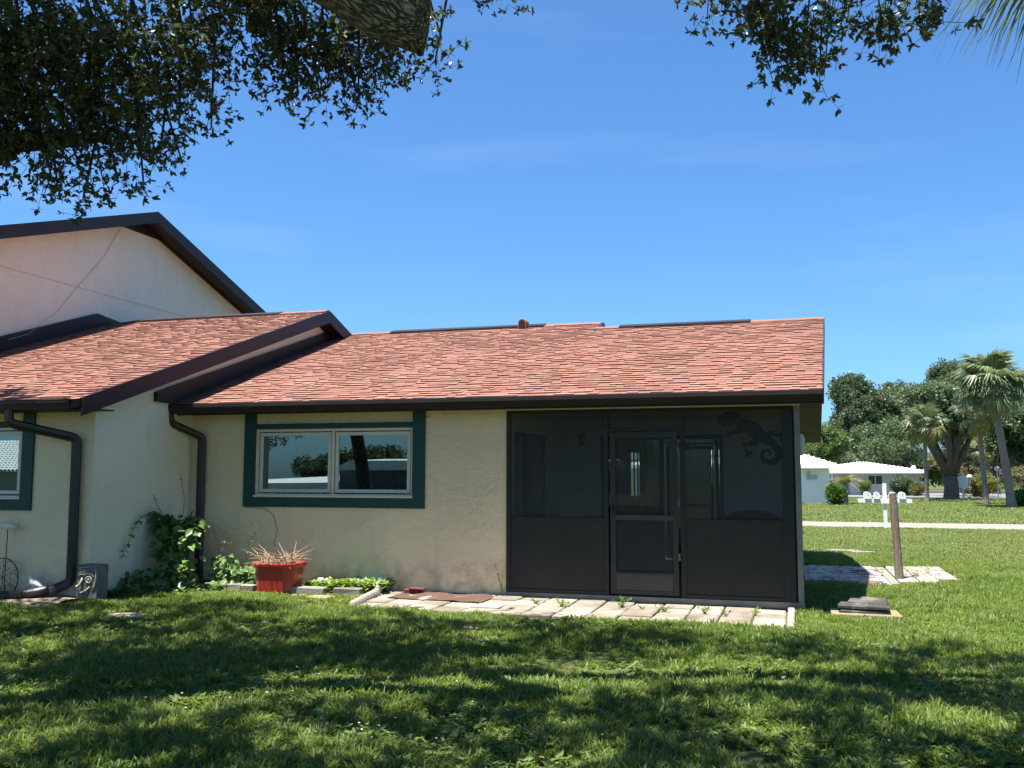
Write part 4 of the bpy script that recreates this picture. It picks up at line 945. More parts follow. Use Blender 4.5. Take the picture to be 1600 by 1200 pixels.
# scroll wheel ornament cut by the frame
t = thing('iron_wheel', (-9.50, -2.12, .0), 'rusty iron scroll wheel leaning on the wall at the left frame edge', 'garden ornament')
q = MB(); cc = Vector((-9.50, -2.10, .20)); R_ = .24
q.tube([cc+Vector((R_*math.cos(a), 0, R_*math.sin(a))) for a in [2*PI*k/40 for k in range(41)]], .007, 6, cap=False); q.build('rim', 'iron', t)
q = MB()
for k in range(6):
    a0 = k*PI/3; b_ = cc+Vector((.1*math.cos(a0), 0, .1*math.sin(a0)))
    pts = []
    for j in range(14):
        tt = j/13; an = a0+tt*5.2; rr = .075*(1-.75*tt); pts.append(cc+Vector((.15*math.cos(a0)+rr*math.cos(an), 0, .15*math.sin(a0)+rr*math.sin(an))))
    q.tube(pts, .004, 5, cap=False); q.tube([cc, cc+Vector((R_*math.cos(a0+.5), 0, R_*math.sin(a0+.5)))], .004, 5)
q.build('scroll', 'iron', t)
q = MB(); q.lathe((-9.46, -2.42, -.02), [(.10, 0), (.15, .04), (.16, .10), (.12, .16), (.06, .18), (.07, .20)], 14); tag(q.build('ceramic_pot', 'purple', origin=(-9.46, -2.42, -.02), smooth=True), 'low purple ceramic pot at the left frame edge behind the hose', 'pot')
# turtle-like dark glazed figure
q = MB(); q.ball((-5.22, -.22, .06), .10, (1.1, .9, 1.0), 12, 8); q.ball((-5.12, -.28, .02), .045, (1.3, 1, .9)); q.ball((-5.30, -.30, .0), .035); q.ball((-5.16, -.31, -.01), .03)
tag(q.build('turtle_figurine', 'turtle', origin=(-5.22, -.22, -.03), smooth=True), 'dark green glazed turtle figure at the wall end of the edging', 'figurine')
# carved stone mask block
t = thing('carved_block', (-8.13, -2.12, .0), 'grey carved stone block with a face and wavy hair standing at the wall corner', 'carved block')
def cv(a, h, d=0): return (-8.13+a, -2.12-.10-d, h)
q = MB(); q.obox((-8.13, -2.12, .20), (.29, .2, .41), (0, 0, 0)); q.build('block', 'stone', t, bevel=.015)
q = MB()
for k in range(4): q.tube([cv(-.13, .27+.028*k, .0), cv(-.09, .292+.026*k, .008), cv(-.03, .288+.027*k, .008), cv(.03, .305+.024*k, .0)], .010, 6)
q.build('hair', pm('light_carved_stone', (.36, .33, .27), (.25, .23, .19), 12, .9, .4, 60), t, smooth=True)
q = MB(); ec = Vector(cv(.03, .23, .005))
q.tube([ec+Vector((.042*math.cos(a), 0, .036*math.sin(a))) for a in [2*PI*k/16 for k in range(17)]], .010, 6, cap=False); q.ball(ec, .02, (1, .6, 1))
ec = Vector(cv(.03, .24, .0)); q.tube([ec+Vector((.075*math.cos(a), 0, .06*math.sin(a))) for a in [.2+2.6*k/8 for k in range(9)]], .011, 6)
q.tube([cv(-.06, .25), cv(-.075, .18, .02), cv(-.11, .14, .025), cv(-.13, .15, .015)], .016, 6); q.tube([cv(-.13, .09), cv(-.06, .075, .015), cv(.0, .10, .01), cv(.05, .15)], .012, 6)
q.tube([cv(.12, .36), cv(.135, .26, .006), cv(.12, .16, .006), cv(.08, .10)], .009, 6)
q.build('face', D.materials['light_carved_stone'], t, smooth=True)
# corrugated drain pipe
def hose():
    P_ = [Vector(p) for p in ((-8.72, -2.19, .085), (-8.84, -2.26, .055), (-8.95, -2.31, .035), (-9.15, -2.38, .02), (-9.45, -2.46, .0), (-9.9, -2.52, .0), (-10.6, -2.55, .0))]
    t = thing('drain_pipe', (-9.3, -2.4, 0), 'dark corrugated drain pipe lying on gravel from the left downspout', 'pipe')
    q = MB(); q.tube(P_[:3], [.055, .058, .058], 12); q.tube([P_[2]-(P_[2]-P_[1]).normalized()*.03, P_[2]], .066, 12); q.build('connector', 'brown_gloss', t)
    pts = []; rad = []
    dist = [0]
    for a, b in zip(P_[2:-1], P_[3:]): dist.append(dist[-1]+(b-a).length)
    s = 0; k = 0
    while s < dist[-1]-.01:
        for i in range(len(dist)-1):
            if dist[i] <= s <= dist[i+1]: pts.append(P_[2+i].lerp(P_[3+i], (s-dist[i])/(dist[i+1]-dist[i]))); break
        rad.append(.062 if (k//2) % 2 else .052); k += 1; s += .0075
    q = MB(); q.tube(pts, rad, 14); q.build('corrugated_hose', 'hose', t, smooth=False)
hose()

# ---- vine and bed plants
def leaf_mesh(L, wd, mat, nm='leaf'):
    mb = MB(); P_ = [(0, 0, 0), (L*.12, wd*.32, .06*L), (L*.38, wd*.5, .08*L), (L*.7, wd*.34, .03*L), (L, 0, -.12*L), (L*.7, -wd*.34, .03*L), (L*.38, -wd*.5, .08*L), (L*.12, -wd*.32, .06*L), (L*.4, 0, 0), (L*.72, 0, -.03*L)]
    mb.add(P_, [(0, 8, 2, 1), (8, 9, 3, 2), (9, 4, 3), (0, 7, 6, 8), (8, 6, 5, 9), (9, 5, 4)])
    return mb.mesh(nm, mat)
vl = [leaf_mesh(.10, .062, MT['vine']), leaf_mesh(.12, .07, MT['vine'])]
def leafy(t, centers, n, r, meshes, smin=.7, smax=1.2, face=Vector((.25, -1, .25))):
    for k in range(n):
        c, rad = r.choice(centers); d = rv(r).normalized()*r.uniform(.55, 1); p = Vector(c)+Vector((d.x*rad[0], d.y*rad[1], d.z*rad[2]))
        q_ = (Vector((d.x*.9, -abs(d.y)*.8-.25, -.35))+rv(r)*.6).normalized()
        up_ = (face+rv(r)*.8+Vector((0, 0, .9))).normalized()
        yv = up_.cross(q_).normalized(); zv = q_.cross(yv)
        rot = Matrix((q_, yv, zv)).transposed().to_euler()
        place(r.choice(meshes), 'leaf', t, p, rot, r.uniform(smin, smax))
V = thing('vine_bush', (-7.95, -.75, -.03), 'bushy green vine growing against the corner of the two walls beside the downspout', 'vine')
r = random.Random(21)
cs = [((-8.04, -.80, .62), (.22, .22, .26)), ((-7.82, -.98, .48), (.24, .24, .30)), ((-7.72, -1.0, .24), (.26, .26, .24)), ((-7.98, -1.15, .15), (.28, .22, .16)), ((-8.10, -.85, .85), (.15, .16, .12)), ((-7.82, -.62, .80), (.18, .15, .14)), ((-7.66, -.95, .66), (.16, .14, .14)), ((-8.1, -1.3, .10), (.2, .2, .10))]
leafy(V, cs, 280, r, vl, .9, 1.4)
mb = MB()
for k in range(560):
    c, rad = r.choice(cs); d = rv(r)*.8; leaf_poly(mb, Vector(c)+Vector((d.x*rad[0], d.y*rad[1]+.03, d.z*rad[2])), rv(r)+Vector((.1, -.4, -.5)), rv(r)+Vector((.2, -.6, .8)), r.uniform(.08, .13), r.uniform(.05, .08), .12)
tag(mb.build('inner_leaves', 'vine', V), kind='stuff')
q = MB()
for k in range(12):
    a = Vector((-7.9+r.uniform(-.1, .1), -.7+r.uniform(-.1, .1), -.02)); b_ = Vector((-7.95+r.uniform(-.25, .25), -.6+r.uniform(-.25, .15), r.uniform(.5, .95)))
    q.tube([a, a.lerp(b_, .5)+rv(r)*.08, b_], [.008, .006, .003], 5, cap=False)
q.build('stem', 'wood', V)
def sprig(t, pts, every, meshes, r, sc=.7, stem='stem'):
    q = MB(); q.tube(pts, [.004]*len(pts), 4, cap=False); q.build(stem, 'bark', t)
    P_ = [Vector(p) for p in pts]
    for i in range(len(P_)-1):
        n = max(1, int((P_[i+1]-P_[i]).length/every))
        for k in range(n):
            p = P_[i].lerp(P_[i+1], (k+.5)/n)
            for s in (-1, 1):
                place(r.choice(meshes), 'leaf', t, p, (r.uniform(-.6, .6), r.uniform(.1, .9), (0 if s > 0 else PI)+r.uniform(-.7, .7)), sc*r.uniform(.6, 1.1))
sprig(V, [(-8.12, -.7, .88), (-8.2, -.95, 1.0), (-8.22, -1.15, .93), (-8.22, -1.32, .76), (-8.22, -1.42, .55), (-8.2, -1.55, .42)], .085, vl, r, .75)
sprig(V, [(-8.05, -.5, .95), (-8.03, -.52, 1.15), (-8.05, -.55, 1.35), (-8.06, -.58, 1.5)], .13, vl, r, .35)
sprig(V, [(-8.2, -.75, .95), (-8.23, -.85, 1.1), (-8.24, -.9, 1.22)], .1, vl, r, .32)
V2 = thing('leafy_plant', (-7.35, -.4, -.03), 'green leafy plant between the downspout and the red planter', 'plant')
leafy(V2, [((-7.45, -.35, .22), (.2, .15, .2)), ((-7.25, -.38, .14), (.25, .15, .14)), ((-7.02, -.4, .12), (.2, .15, .12))], 230, r, vl, .6, 1.0)
sprig(V2, [(-7.5, -.3, .3), (-7.62, -.25, .52), (-7.5, -.25, .62), (-7.42, -.25, .5)], .09, vl, r, .5)
sprig(V2, [(-7.2, -.25, .2), (-7.22, -.22, .5), (-7.1, -.2, .7)], .14, vl, r, .4)

def pts_rot(n, tilt=.15): return np.column_stack([nr.uniform(-tilt, tilt, n), nr.uniform(-tilt, tilt, n), nr.uniform(0, 2*PI, n)])
n = 330; bxs = nr.uniform(-6.2, -5.15, n); bys = nr.uniform(-.45, -.08, n)
o = scatter('bed_plants', 'bed', np.column_stack([bxs, bys, [bz(a, b)-.01 for a, b in zip(bxs, bys)]]), pts_rot(n), nr.uniform(.7, 1.4, n)); tag(o, 'row of low pale green seedlings along the wall behind the block edging', 'ground cover', kind='stuff')
n = 90; bxs = np.concatenate([nr.uniform(-8.2, -7.2, 60), nr.uniform(-8.25, -8.0, 30)]); bys = np.concatenate([nr.uniform(-1.35, -.6, 60), nr.uniform(-1.9, -1.2, 30)])
o = scatter('dark_bed_plants', 'bedding_dark', np.column_stack([bxs, bys, [bz(a, b)-.02 for a, b in zip(bxs, bys)]]), pts_rot(n), nr.uniform(.5, 1.1, n)); tag(o, 'dark low leaves spreading under the vine in the shade', 'ground cover', kind='stuff')
# weeds in the patio joints, each a plant
wlab = ['tall thin yellow green weed against the wall at the left edge of the porch', 'small weed in a paver joint below the left porch panel', 'weed in a paver joint left of the screen door', 'tufted weed with a curled stem in front of the screen door',
        'low weed on the pavers at the right side of the door', 'spreading weed in front of the right porch panel', 'weed near the middle of the right porch panel', 'small weed near the patio\'s right end', 'dry weed beside the pale edging bricks']
for k, (x, y, h) in enumerate([(-3.58, -.10, .33), (-3.0, -.62, .10), (-2.65, -.75, .13), (-1.98, -.50, .14), (-1.72, -.62, .07), (-1.45, -.70, .11), (-1.0, -.72, .11), (-.75, -.80, .09), (-.45, -.62, .10)]):
    t = thing('weed', (x, y, pz(x)-.01), wlab[k], 'weed', 'weeds in the patio joints'); rr = random.Random(k+5); mb = MB(); lf_ = MB()
    for i in range(9 if k else 3):
        a = rr.uniform(0, 2*PI); d = Vector((math.cos(a)*rr.uniform(.3, 1), math.sin(a)*rr.uniform(.3, 1), rr.uniform(.2, 1) if k else 3.2)); d.normalize()
        b_ = Vector((x, y, pz(x)-.01)); tip = b_+d*h*rr.uniform(.6, 1.3); mid = b_.lerp(tip, .5)+Vector((0, 0, h*.15)); mb.tube([b_, mid, tip], [.003, .002, .001], 4, cap=False)
        for j in range(8 if k else 14):
            p = mid.lerp(tip, rr.random()) if rr.random() < .6 else b_.lerp(mid, rr.random())
            leaf_poly(lf_, p, rv(rr)+Vector((0, 0, .5)), rv(rr)+Vector((0, 0, 1)), h*.28 if k else .035, h*.10 if k else .008, .1)
    mb.build('stem', 'weed', t); lf_.build('leaves', 'bedleaf', t)

# ================================================================== stacked slabs, side path, posts
def slab_thing(c, size, rot, mat, lb, nm='paving_slab', grp='slabs stacked in the grass by the porch corner', ch=.03):
    return block(nm, c, size, rot, mat, lb, 'slab', grp, ch)
gx, gy_ = .74, -.12; g0 = gz(gx, gy_)
slab_thing((gx, gy_, g0+.035), (.74, .50, .05), (0, 0, .03), 'tan_slab', 'wide tan slab at the bottom of the slab stack in the grass', ch=.008)
slab_thing((gx+.0, gy_+.02, g0+.085), (.54, .36, .05), (0, 0, -.03), 'darkslab', 'lower dark rounded slab of the stack by the porch corner')
slab_thing((gx-.01, gy_+.02, g0+.139), (.55, .36, .055), (0, 0, -.06), 'darkslab', 'upper dark rounded slab of the stack, under the smallest one')
slab_thing((gx+.04, gy_+.05, g0+.187), (.42, .28, .04), (0.03, 0.02, -.12), 'darkslab', 'small near-black slab on top of the stack by the porch corner')
# colourful stone path
PA = thing('stone_path', (.75, 4.6, -.11), 'colourful painted flagstone path beside the house corner', 'path')
w = MB(); w.prism([(.12, 3.25), (1.32, 3.25), (1.28, 6.0), (.10, 6.0)], 2, -.20, -.092); w.build('mortar_bed', pm('white_mortar', (.38, .38, .37), (.30, .30, .30), 4, .9), PA)
cols = [((.62, .60, .57), 12), ((.50, .52, .56), 8), ((.42, .22, .13), 2), ((.62, .36, .10), 2), ((.22, .24, .30), 3), ((.45, .10, .09), 1), ((.10, .12, .2), 1), ((.58, .48, .34), 3)]
smat = []
for i, (c, wt) in enumerate(cols): smat += [pm('painted_stone_%02d' % i, tuple(a*.62 for a in c), tuple(a*.48 for a in c), 9, .75, .3, 40)]*wt
rr = random.Random(4); yy = 3.27; cnt = 0
while yy < 5.93:
    hgt = rr.uniform(.12, .19); x = .14+rr.uniform(0, .05)
    while x < 1.22:
        wd = rr.uniform(.09, .24); xe = min(x+wd, 1.29); g = .009; j = lambda: rr.uniform(-.014, .014)
        pr = [(x+g+j(), yy+g+j()), ((x+xe)/2, yy+g+j()), (xe-g+j(), yy+g+j()), (xe-g+j(), yy+hgt-g+j()), ((x+xe)/2, yy+hgt-g+j()), (x+g+j(), yy+hgt-g+j())]
        q = MB(); q.prism(pr, 2, -.12, -.078+rr.uniform(-.004, .006)); q.build('stone', rr.choice(smat), PA); x = xe
    yy += hgt
w = MB(); w.prism([(1.33, 3.25), (1.44, 3.3), (1.42, 6.0), (1.29, 6.0)], 2, -.15, -.085); w.build('dark_joint', 'concrete', PA)
PB = thing('paver_pad', (1.9, 4.7, -.11), 'pale cracked paver pad with dead leaves around the wooden post', 'paving')
w = MB(); w.prism([(1.45, 3.45), (2.35, 3.9), (2.28, 5.9), (1.43, 6.0)], 2, -.20, -.10); w.build('sand_bed', 'soil', PB)
for j in range(6):
    for i in range(3 if j else 2):
        x = 1.60+.30*i; y = 3.72+.42*j+.1*i
        q = MB(); q.obox((x, y, -.095), (.285, .40, .05), (rr.uniform(-.01, .01), rr.uniform(-.01, .01), rr.uniform(-.03, .03)), ch=.01); q.build('paver', 'paver_pale', PB)
q = MB()
for k in range(60):
    x = 1.8+rr.gauss(0, .25); y = 4.9+rr.gauss(0, .5); a = rr.uniform(0, 6.28); leaf_poly(q, (x, y, -.06), (math.cos(a), math.sin(a), .2), (0, 0, 1), .09, .04, .2)
tag(q.build('dead_leaves', pm('dead_leaf', (.16, .09, .05), (.25, .15, .08), 9, .9), origin=(1.8, 4.9, -.07)), 'brown dead leaves scattered on the pale paver pad', 'leaf litter', kind='stuff')
# wooden post
q = MB(); pts = [(1.50-.0*k, 3.98, -.15+.15*k) for k in range(10)]
px_, py_ = 1.50, 3.98
pts = [(px_-.006*k, py_+.004*k, -.2+.158*k) for k in range(10)]
q.tube(pts, [.068, .066, .064, .063, .062, .061, .060, .060, .058, .055], 10, wob=.08)
tag(q.build('wooden_post', 'wood', origin=(px_, py_, -.12)), 'weathered round wooden post leaning slightly beside the stone path', 'post')
# flat stones in the lawn
for x, y, s, lb in ((.92, 10.0, .40, 'flat pale stone in the lawn at the shadow edge, left of two'), (1.30, 9.6, .28, 'smaller flat stone in the lawn, right of two')):
    steps(x, y, s*.9, s*.5, gz(x, y)+.05, 'concrete', lb, .2, .08)

# mailboxes
mx_, my_ = 2.62, 19.9; mz = gz(mx_, my_)
t = thing('mailbox_stand', (mx_, my_, mz), 'white wooden mailbox stand with a crossbeam beside the pavement', 'mailbox stand')
q = MB(); q.box(mx_-.055, mx_+.055, my_, my_+.11, mz-.1, mz+1.42); q.build('post', 'white_paint', t)
q = MB(); q.box(mx_-.78, mx_+.78, my_-.01+.0, my_-.002, mz+.82, mz+.94); q.box(mx_-.14, mx_+.14, my_-.04, my_-.012, mz+.80, mz+.96); q.box(mx_-.78, mx_+.78, my_+.112, my_+.15, mz+.82, mz+.94); q.build('crossbeam', 'white_paint', t)
labs = ['white mailbox at the left end of the crossbeam', 'white mailbox just left of the stand\'s post', 'white mailbox just right of the stand\'s post', 'white mailbox at the right end of the crossbeam']
def mailbox(x, lb, tilt):
    z0 = mz+.943; t = thing('mailbox', (x, my_, z0), lb, 'mailbox', 'mailboxes on the stand')
    prof = [(-.09, 0), (.09, 0), (.09, .12)]+[(.09*math.cos(a), .12+.09*math.sin(a)) for a in [PI*k/8 for k in range(1, 8)]]+[(-.09, .12)]
    b_ = MB(); b_.prism([(x+p[0], z0+p[1]) for p in prof], 1, my_-.10, my_+.38); b_.build('box', 'white_paint', t)
    b_ = MB(); b_.prism([(x+p[0]*1.06, z0-.003+p[1]*1.03) for p in prof], 1, my_-.125, my_-.101); b_.build('door', 'white_paint', t)
    b_ = MB(); b_.box(x-.01, x+.01, my_-.14, my_-.126, z0+.15, z0+.18); b_.build('handle', 'meter', t)
    t.rotation_euler.z = tilt
for (dx, lb, ti) in zip((-.50, -.24, .24, .50), labs, (.04, -.06, .03, 0)): mailbox(mx_+dx, lb, ti)

# ================================================================== background houses
def hip_roof(parent, x0, x1, y0, y1, z, rise, over=.6, rib=.3, ridgex=None):
    x0 -= over; x1 += over; y0 -= over; y1 += over; ym = (y0+y1)/2; rx0 = ridgex[0]; rx1 = ridgex[1]
    mb = MB(); mb.add([(x0, y0, z), (x1, y0, z), (x1, y1, z), (x0, y1, z), (rx0, ym, z+rise), (rx1, ym, z+rise)], [(0, 1, 5, 4), (1, 2, 5), (2, 3, 4, 5), (3, 0, 4), (3, 2, 1, 0)])
    o = mb.build('roof', 'tile', parent)
    # tile rolls running down the front slope
    rb = MB(); x = x0+.15
    while x < x1:
        t0 = 0.0
        if x < rx0: top = (x-x0)/max(rx0-x0, .01)
        elif x > rx1: top = (x1-x)/max(x1-rx1, .01)
        else: top = 1
        rb.tube([(x, y0-.02, z+.015), (x, y0+(ym-y0)*top, z+rise*top+.015)], .05, 5); x += rib
    rb.build('roof_tiles', 'tile', o)
    f_ = MB(); f_.box(x0, x1, y0-.03, y0, z-.22, z-.005); f_.build('fascia', 'bgwall_white', parent)
    return o
G = thing('white_garage', (0, 50, -.15), 'white house end with low white tile roof just right of the near house corner', 'house')
w = MB(); w.box(-10, 1.9, 49, 60, -.4, 2.15)
for x in (.3, .62, .95, 1.27, 1.6): w.box(x, x+.03, 48.985, 49, -.2, 2.1)
w.build('wall', 'bgwall_white', G)
hip_roof(G, -10, 1.9, 49, 60, 2.2, 1.25, .5, ridgex=(-6, -1.0))
q = MB(); q.box(.55, .82, 48.9, 49, 1.30, 1.62); q.box(.9, 1.18, 48.92, 49, 1.32, 1.58); q.build('meter_box', 'meter', G)
q = MB(); q.box(.62, .75, 48.9, 49, 1.66, 1.80); q.build('small_box', 'meter', G)
H2 = thing('white_roof_bungalow', (6.5, 82, -.15), 'low bungalow with white hip roof and cream walls in the distance', 'house')
w = MB(); w.box(4.6, 10.2, 78, 90, -.4, 1.95); w.box(.5, 4.6, 80, 90, -.4, 1.95); w.build('wall', 'bgwall', H2)
hip_roof(H2, .5, 10.2, 78, 90, 2.0, .85, .6, ridgex=(5.5, 6.3))
q = MB(); q.box(5.95, 7.25, 77.95, 78.0, .75, 1.65); wf = q.build('window', 'white_paint', H2)
for a in (6.02, 6.63): 
    q = MB(); q.box(a, a+.55, 77.93, 77.951, .82, 1.58); q.build('pane', 'bgdark', wf)
q = MB(); q.box(3.3, 4.5, 79.94, 80, -.12, 1.8); dd_ = q.build('door', 'white_paint', H2)
q = MB(); q.box(3.55, 4.2, 79.92, 79.941, .1, 1.6); q.build('pane', 'meter', dd_)
for x in (3.0, 4.55): 
    q = MB(); q.box(x-.08, x+.08, 78.4, 78.56, -.12, 2.0); q.build('column', 'white_paint', H2)
q = MB(); q.box(1.8, 4.55, 78.0, 80, 1.98, 2.1); q.build('porch_roof', 'tile', H2)
# house behind the viewer, seen only in the window glass
B = thing('rear_house', (-30, -66, -.1), 'low grey house with a broad white roof, mirrored in the window panes', 'house')
w = MB(); w.box(-37.5, -14, -74, -62, -.3, 2.0); w.build('wall', pm('rear_grey_wall', (.16, .18, .18), (.13, .15, .15), 1), B)
w = MB(); w.prism([(-38, 1.95), (-13.5, 1.95), (-15, 2.75), (-36.2, 2.75)], 1, -61.4, -61.2)
w.prism([(-61.4, 1.95), (-61.4, 2.75), (-68, 3.0), (-74.5, 1.95)], 0, -36.2, -15); w.build('roof', 'tile', B)
w = MB(); w.add([(-52, -62, .75), (-37.6, -62, .9), (-37.6, -64, 1.75), (-40, -64, 1.4), (-51, -64, .9)], [(0, 1, 2, 3, 4)]); w.add([(-52, -62.1, .75), (-37.6, -62.1, .9), (-37.6, -62.1, -.2), (-52, -62.1, -.2)], [(3, 2, 1, 0)]); w.build('low_wing_roof', 'tile', B)

B2 = thing('rear_house', (-52, -44, -.1), 'house with rolled white roof tiles mirrored in the left window', 'house')
w = MB(); w.box(-62, -42.5, -50, -40, -.3, 1.75); w.build('wall', 'bgwall', B2)
w = MB(); w.prism([(-39.4, 1.7), (-45, 3.75), (-50.6, 1.7)], 0, -62.5, -42); rr2 = w.build('roof', 'tile', B2)
w = MB()
for k in range(68):
    x = -62.3+.3*k
    for j in range(14):
        a, b_ = j/14, (j+1.1)/14; w.tube([(x, -39.35-5.6*a, 1.76+2.05*a), (x, -39.35-5.6*b_, 1.72+2.05*b_)], [.11, .085], 5, cap=False)
w.build('roof_tiles', 'tile', rr2)
# ================================================================== trees
def crown_pts(blobs, n, r, shell=.55):
    """points spread through ellipsoids, denser near their outsides"""
    tot = sum(b[3]*b[4]*b[5] for b in blobs); out = []
    for b in blobs:
        k = int(n*b[3]*b[4]*b[5]/tot)+1
        d = r.normal(size=(k, 3)); d /= np.linalg.norm(d, axis=1)[:, None]
        q_ = d*(shell+(1-shell)*r.random(k)**.6)[:, None]
        out.append(q_*np.array(b[3:6])+np.array(b[:3]))
    return np.concatenate(out)
def rand_rot(n): return nr.uniform(0, 2*PI, (n, 3))
def sub_blobs(cx, cy, cz, rx, ry, rz_, n, r, s=(.28, .42)):
    out = []
    for k in range(n):
        d = r.normal(size=3); d /= np.linalg.norm(d); q_ = .72*r.random()**.35; sc = r.uniform(*s)
        out.append((cx+d[0]*rx*q_, cy+d[1]*ry*q_, cz+d[2]*rz_*q_, rx*sc, ry*sc, rz_*sc*.85))
    return out
def tree(name, x, y, H_, trunk_r, crown, n, key, lb, cat='tree', grp=None, scale=(.8, 1.5), limbs=6, fork=.3, seed=1, extra=None):
    r = np.random.default_rng(seed); rr = random.Random(seed); t = thing(name, (x, y, gz(x, y)-.02), lb, cat, grp)
    cx, cy, cz, rx, ry, rz_ = crown; z0 = gz(x, y)-.1
    mb = MB(); fz = z0+H_*fork
    mb.tube([(x, y, z0), (x, y, z0+.25), (x+.05, y, (z0+fz)/2), (x, y, fz)], [trunk_r*1.45, trunk_r*1.05, trunk_r*.95, trunk_r*.95], 10, wob=.1, seed=seed)
    for k in range(limbs):
        a = 2*PI*k/limbs+rr.uniform(-.3, .3); e_ = Vector((cx+rx*.55*math.cos(a), cy+ry*.55*math.sin(a), cz+rz_*rr.uniform(-.3, .2))); s_ = Vector((x, y, fz-.15))
        m1 = s_.lerp(e_, .35)+Vector((0, 0, rr.uniform(-.1, .15)*rz_)); m2 = s_.lerp(e_, .7)+Vector((0, 0, .1*rz_))
        mb.tube([s_, m1, m2, e_], [trunk_r*.62, trunk_r*.42, trunk_r*.25, trunk_r*.08], 7, wob=.1, seed=k)
    mb.build('trunk', 'bark', t, smooth=True)
    bl = sub_blobs(cx, cy, cz, rx, ry, rz_, 26, r)+(extra or [])
    P_ = crown_pts(bl, n, r, .45)
    scatter('crown', key, P_, rand_rot(len(P_)), r.uniform(scale[0], scale[1], len(P_)), parent=t)
    return t
tree('oak_tree', 10.3, 61, 6.5, .50, (10.2, 62, 6.0, 4.6, 3.5, 2.6), 1500, 'clump', 'broad live oak with a thick forked trunk across the far lawn', seed=3, fork=.28, limbs=8)
tree('oak_tree', 6.7, 97, 12, .45, (6.4, 97, 7.2, 4.5, 4, 5.3), 1500, 'clump', 'tall dense dark green tree rising behind the white roofed bungalow, leftmost large crown', seed=4, scale=(1.1, 2.0), extra=[(5.8, 97, 10.6, 2.2, 2, 2.2), (8.8, 96, 5.2, 2.4, 2, 3.0)])
tree('oak_tree', 11.2, 99, 12, .45, (11.8, 99, 8.6, 4.3, 4, 4.6), 1200, 'clump', 'dark tree with thin crown tips between the tall left tree and the palms', seed=5, scale=(1.1, 2.0))
tree('oak_tree', 12.6, 76, 11, .35, (12.6, 76, 8.2, 2.6, 2.6, 3.4), 1200, 'clump', 'tallest dark tree behind the live oak and the palms', seed=6)
tree('oak_tree', 17.0, 66, 8, .35, (16.2, 66, 5.2, 3.4, 3, 3.3), 1300, 'clump', 'dark tree mass at the right frame edge behind the tall palm', seed=7)
tree('small_tree', 1.9, 67, 5, .15, (1.6, 67, 3.9, 2.5, 2, 2.0), 700, 'clump_light', 'light green small tree behind the white house end', seed=8, scale=(.7, 1.2))
tree('small_tree', 3.6, 84, 5, .15, (3.0, 86, 3.2, 3.5, 2, 2.0), 500, 'clump', 'dark green bush between the two white roofs', seed=9, scale=(.8, 1.3))
tree('oak_tree', 9.2, 92, 8, .3, (9.0, 92, 4.6, 4.2, 3, 2.6), 800, 'clump', 'lower leafy tree filling the gap behind the first palm', seed=41, scale=(1, 1.8))
tree('oak_tree', 19.5, 96, 10, .3, (18.5, 96, 6.0, 5.5, 3, 4.2), 900, 'clump', 'farther tree mass at the right edge beyond the road', seed=42, scale=(1.1, 2.0))
def shrub(name, x, y, rx, ry, rz_, n, key, lb, cat='shrub', sc=(.7, 1.3), seed=1, z0=None, fill=.3):
    r = np.random.default_rng(seed); z = gz(x, y) if z0 is None else z0; t = thing(name, (x, y, z), lb, cat)
    bl = [(x, y, z+rz_, rx*.8, ry*.8, rz_*.9)]+[(x+r.uniform(-.6, .6)*rx, y+r.uniform(-.6, .6)*ry, z+rz_*r.uniform(.7, 1.5), rx*.4, ry*.4, rz_*.45) for _ in range(7)]
    P_ = crown_pts(bl, n, r, fill); P_ = P_[P_[:, 2] > z+.05]
    scatter('foliage', key, P_, rand_rot(len(P_)), r.uniform(sc[0], sc[1], len(P_)), parent=t)
    mb = MB()
    for k in range(4): mb.tube([(x+.1*k-.15, y, z-.1), (x+(k-1.5)*rx*.3, y, z+rz_)], [.03, .015], 5)
    mb.build('stem', 'bark', t); return t
shrub('hedge_bush', 2.15, 46.3, .62, .7, .68, 420, 'clump_hedge', 'rounded dark and bright green bush at the corner of the white house end', sc=(.8, 1.4), seed=2)
shrub('shrub', 8.6, 76.5, 1.05, .9, .85, 260, 'clump', 'dark tropical shrub in front of the distant bungalow wall', seed=3, sc=(.6, 1.0))
shrub('shrub', 5.6, 77, .5, .4, .7, 90, 'clump_light', 'small green shrub left of the distant bungalow window', seed=13, sc=(.5, .9))
shrub('golden_shrub', 9.7, 75, .7, .6, .55, 160, 'clump_gold', 'yellow green shrub between the bungalow and the first palm', seed=4, sc=(.5, 1.0))
shrub('hedge_bush', 11.9, 45.8, 1.0, 1.0, .50, 500, 'clump_hedge', 'green hedge bush at the right frame edge by the leaning palm', sc=(.9, 1.5), seed=5)
shrub('reddish_shrub', 16.6, 62, 2.2, 1.0, 1.35, 500, 'clump_red', 'tall reddish brown shrub at the right frame edge beyond the palms', seed=6)
shrub('golden_shrub', 14.0, 72, 2.2, 1.0, .95, 420, 'clump_gold', 'golden brown shrub row beyond the road between the oak and the leaning palm', seed=7)
shrub('golden_shrub', 11.0, 106, 3.5, 1.0, 1.5, 400, 'clump_gold', 'pale golden bushes beyond the road left of the live oak trunk', seed=8)
shrub('far_thicket', 22, 110, 8, 2, 2.4, 900, 'clump_red', 'brownish thicket closing the view beyond the road', 'thicket', seed=9, sc=(1, 2))
shrub('far_thicket', 12, 125, 12, 2, 2.6, 900, 'clump_light', 'green far tree line behind the bungalow and the oak', 'thicket', seed=10, sc=(1.5, 2.5))

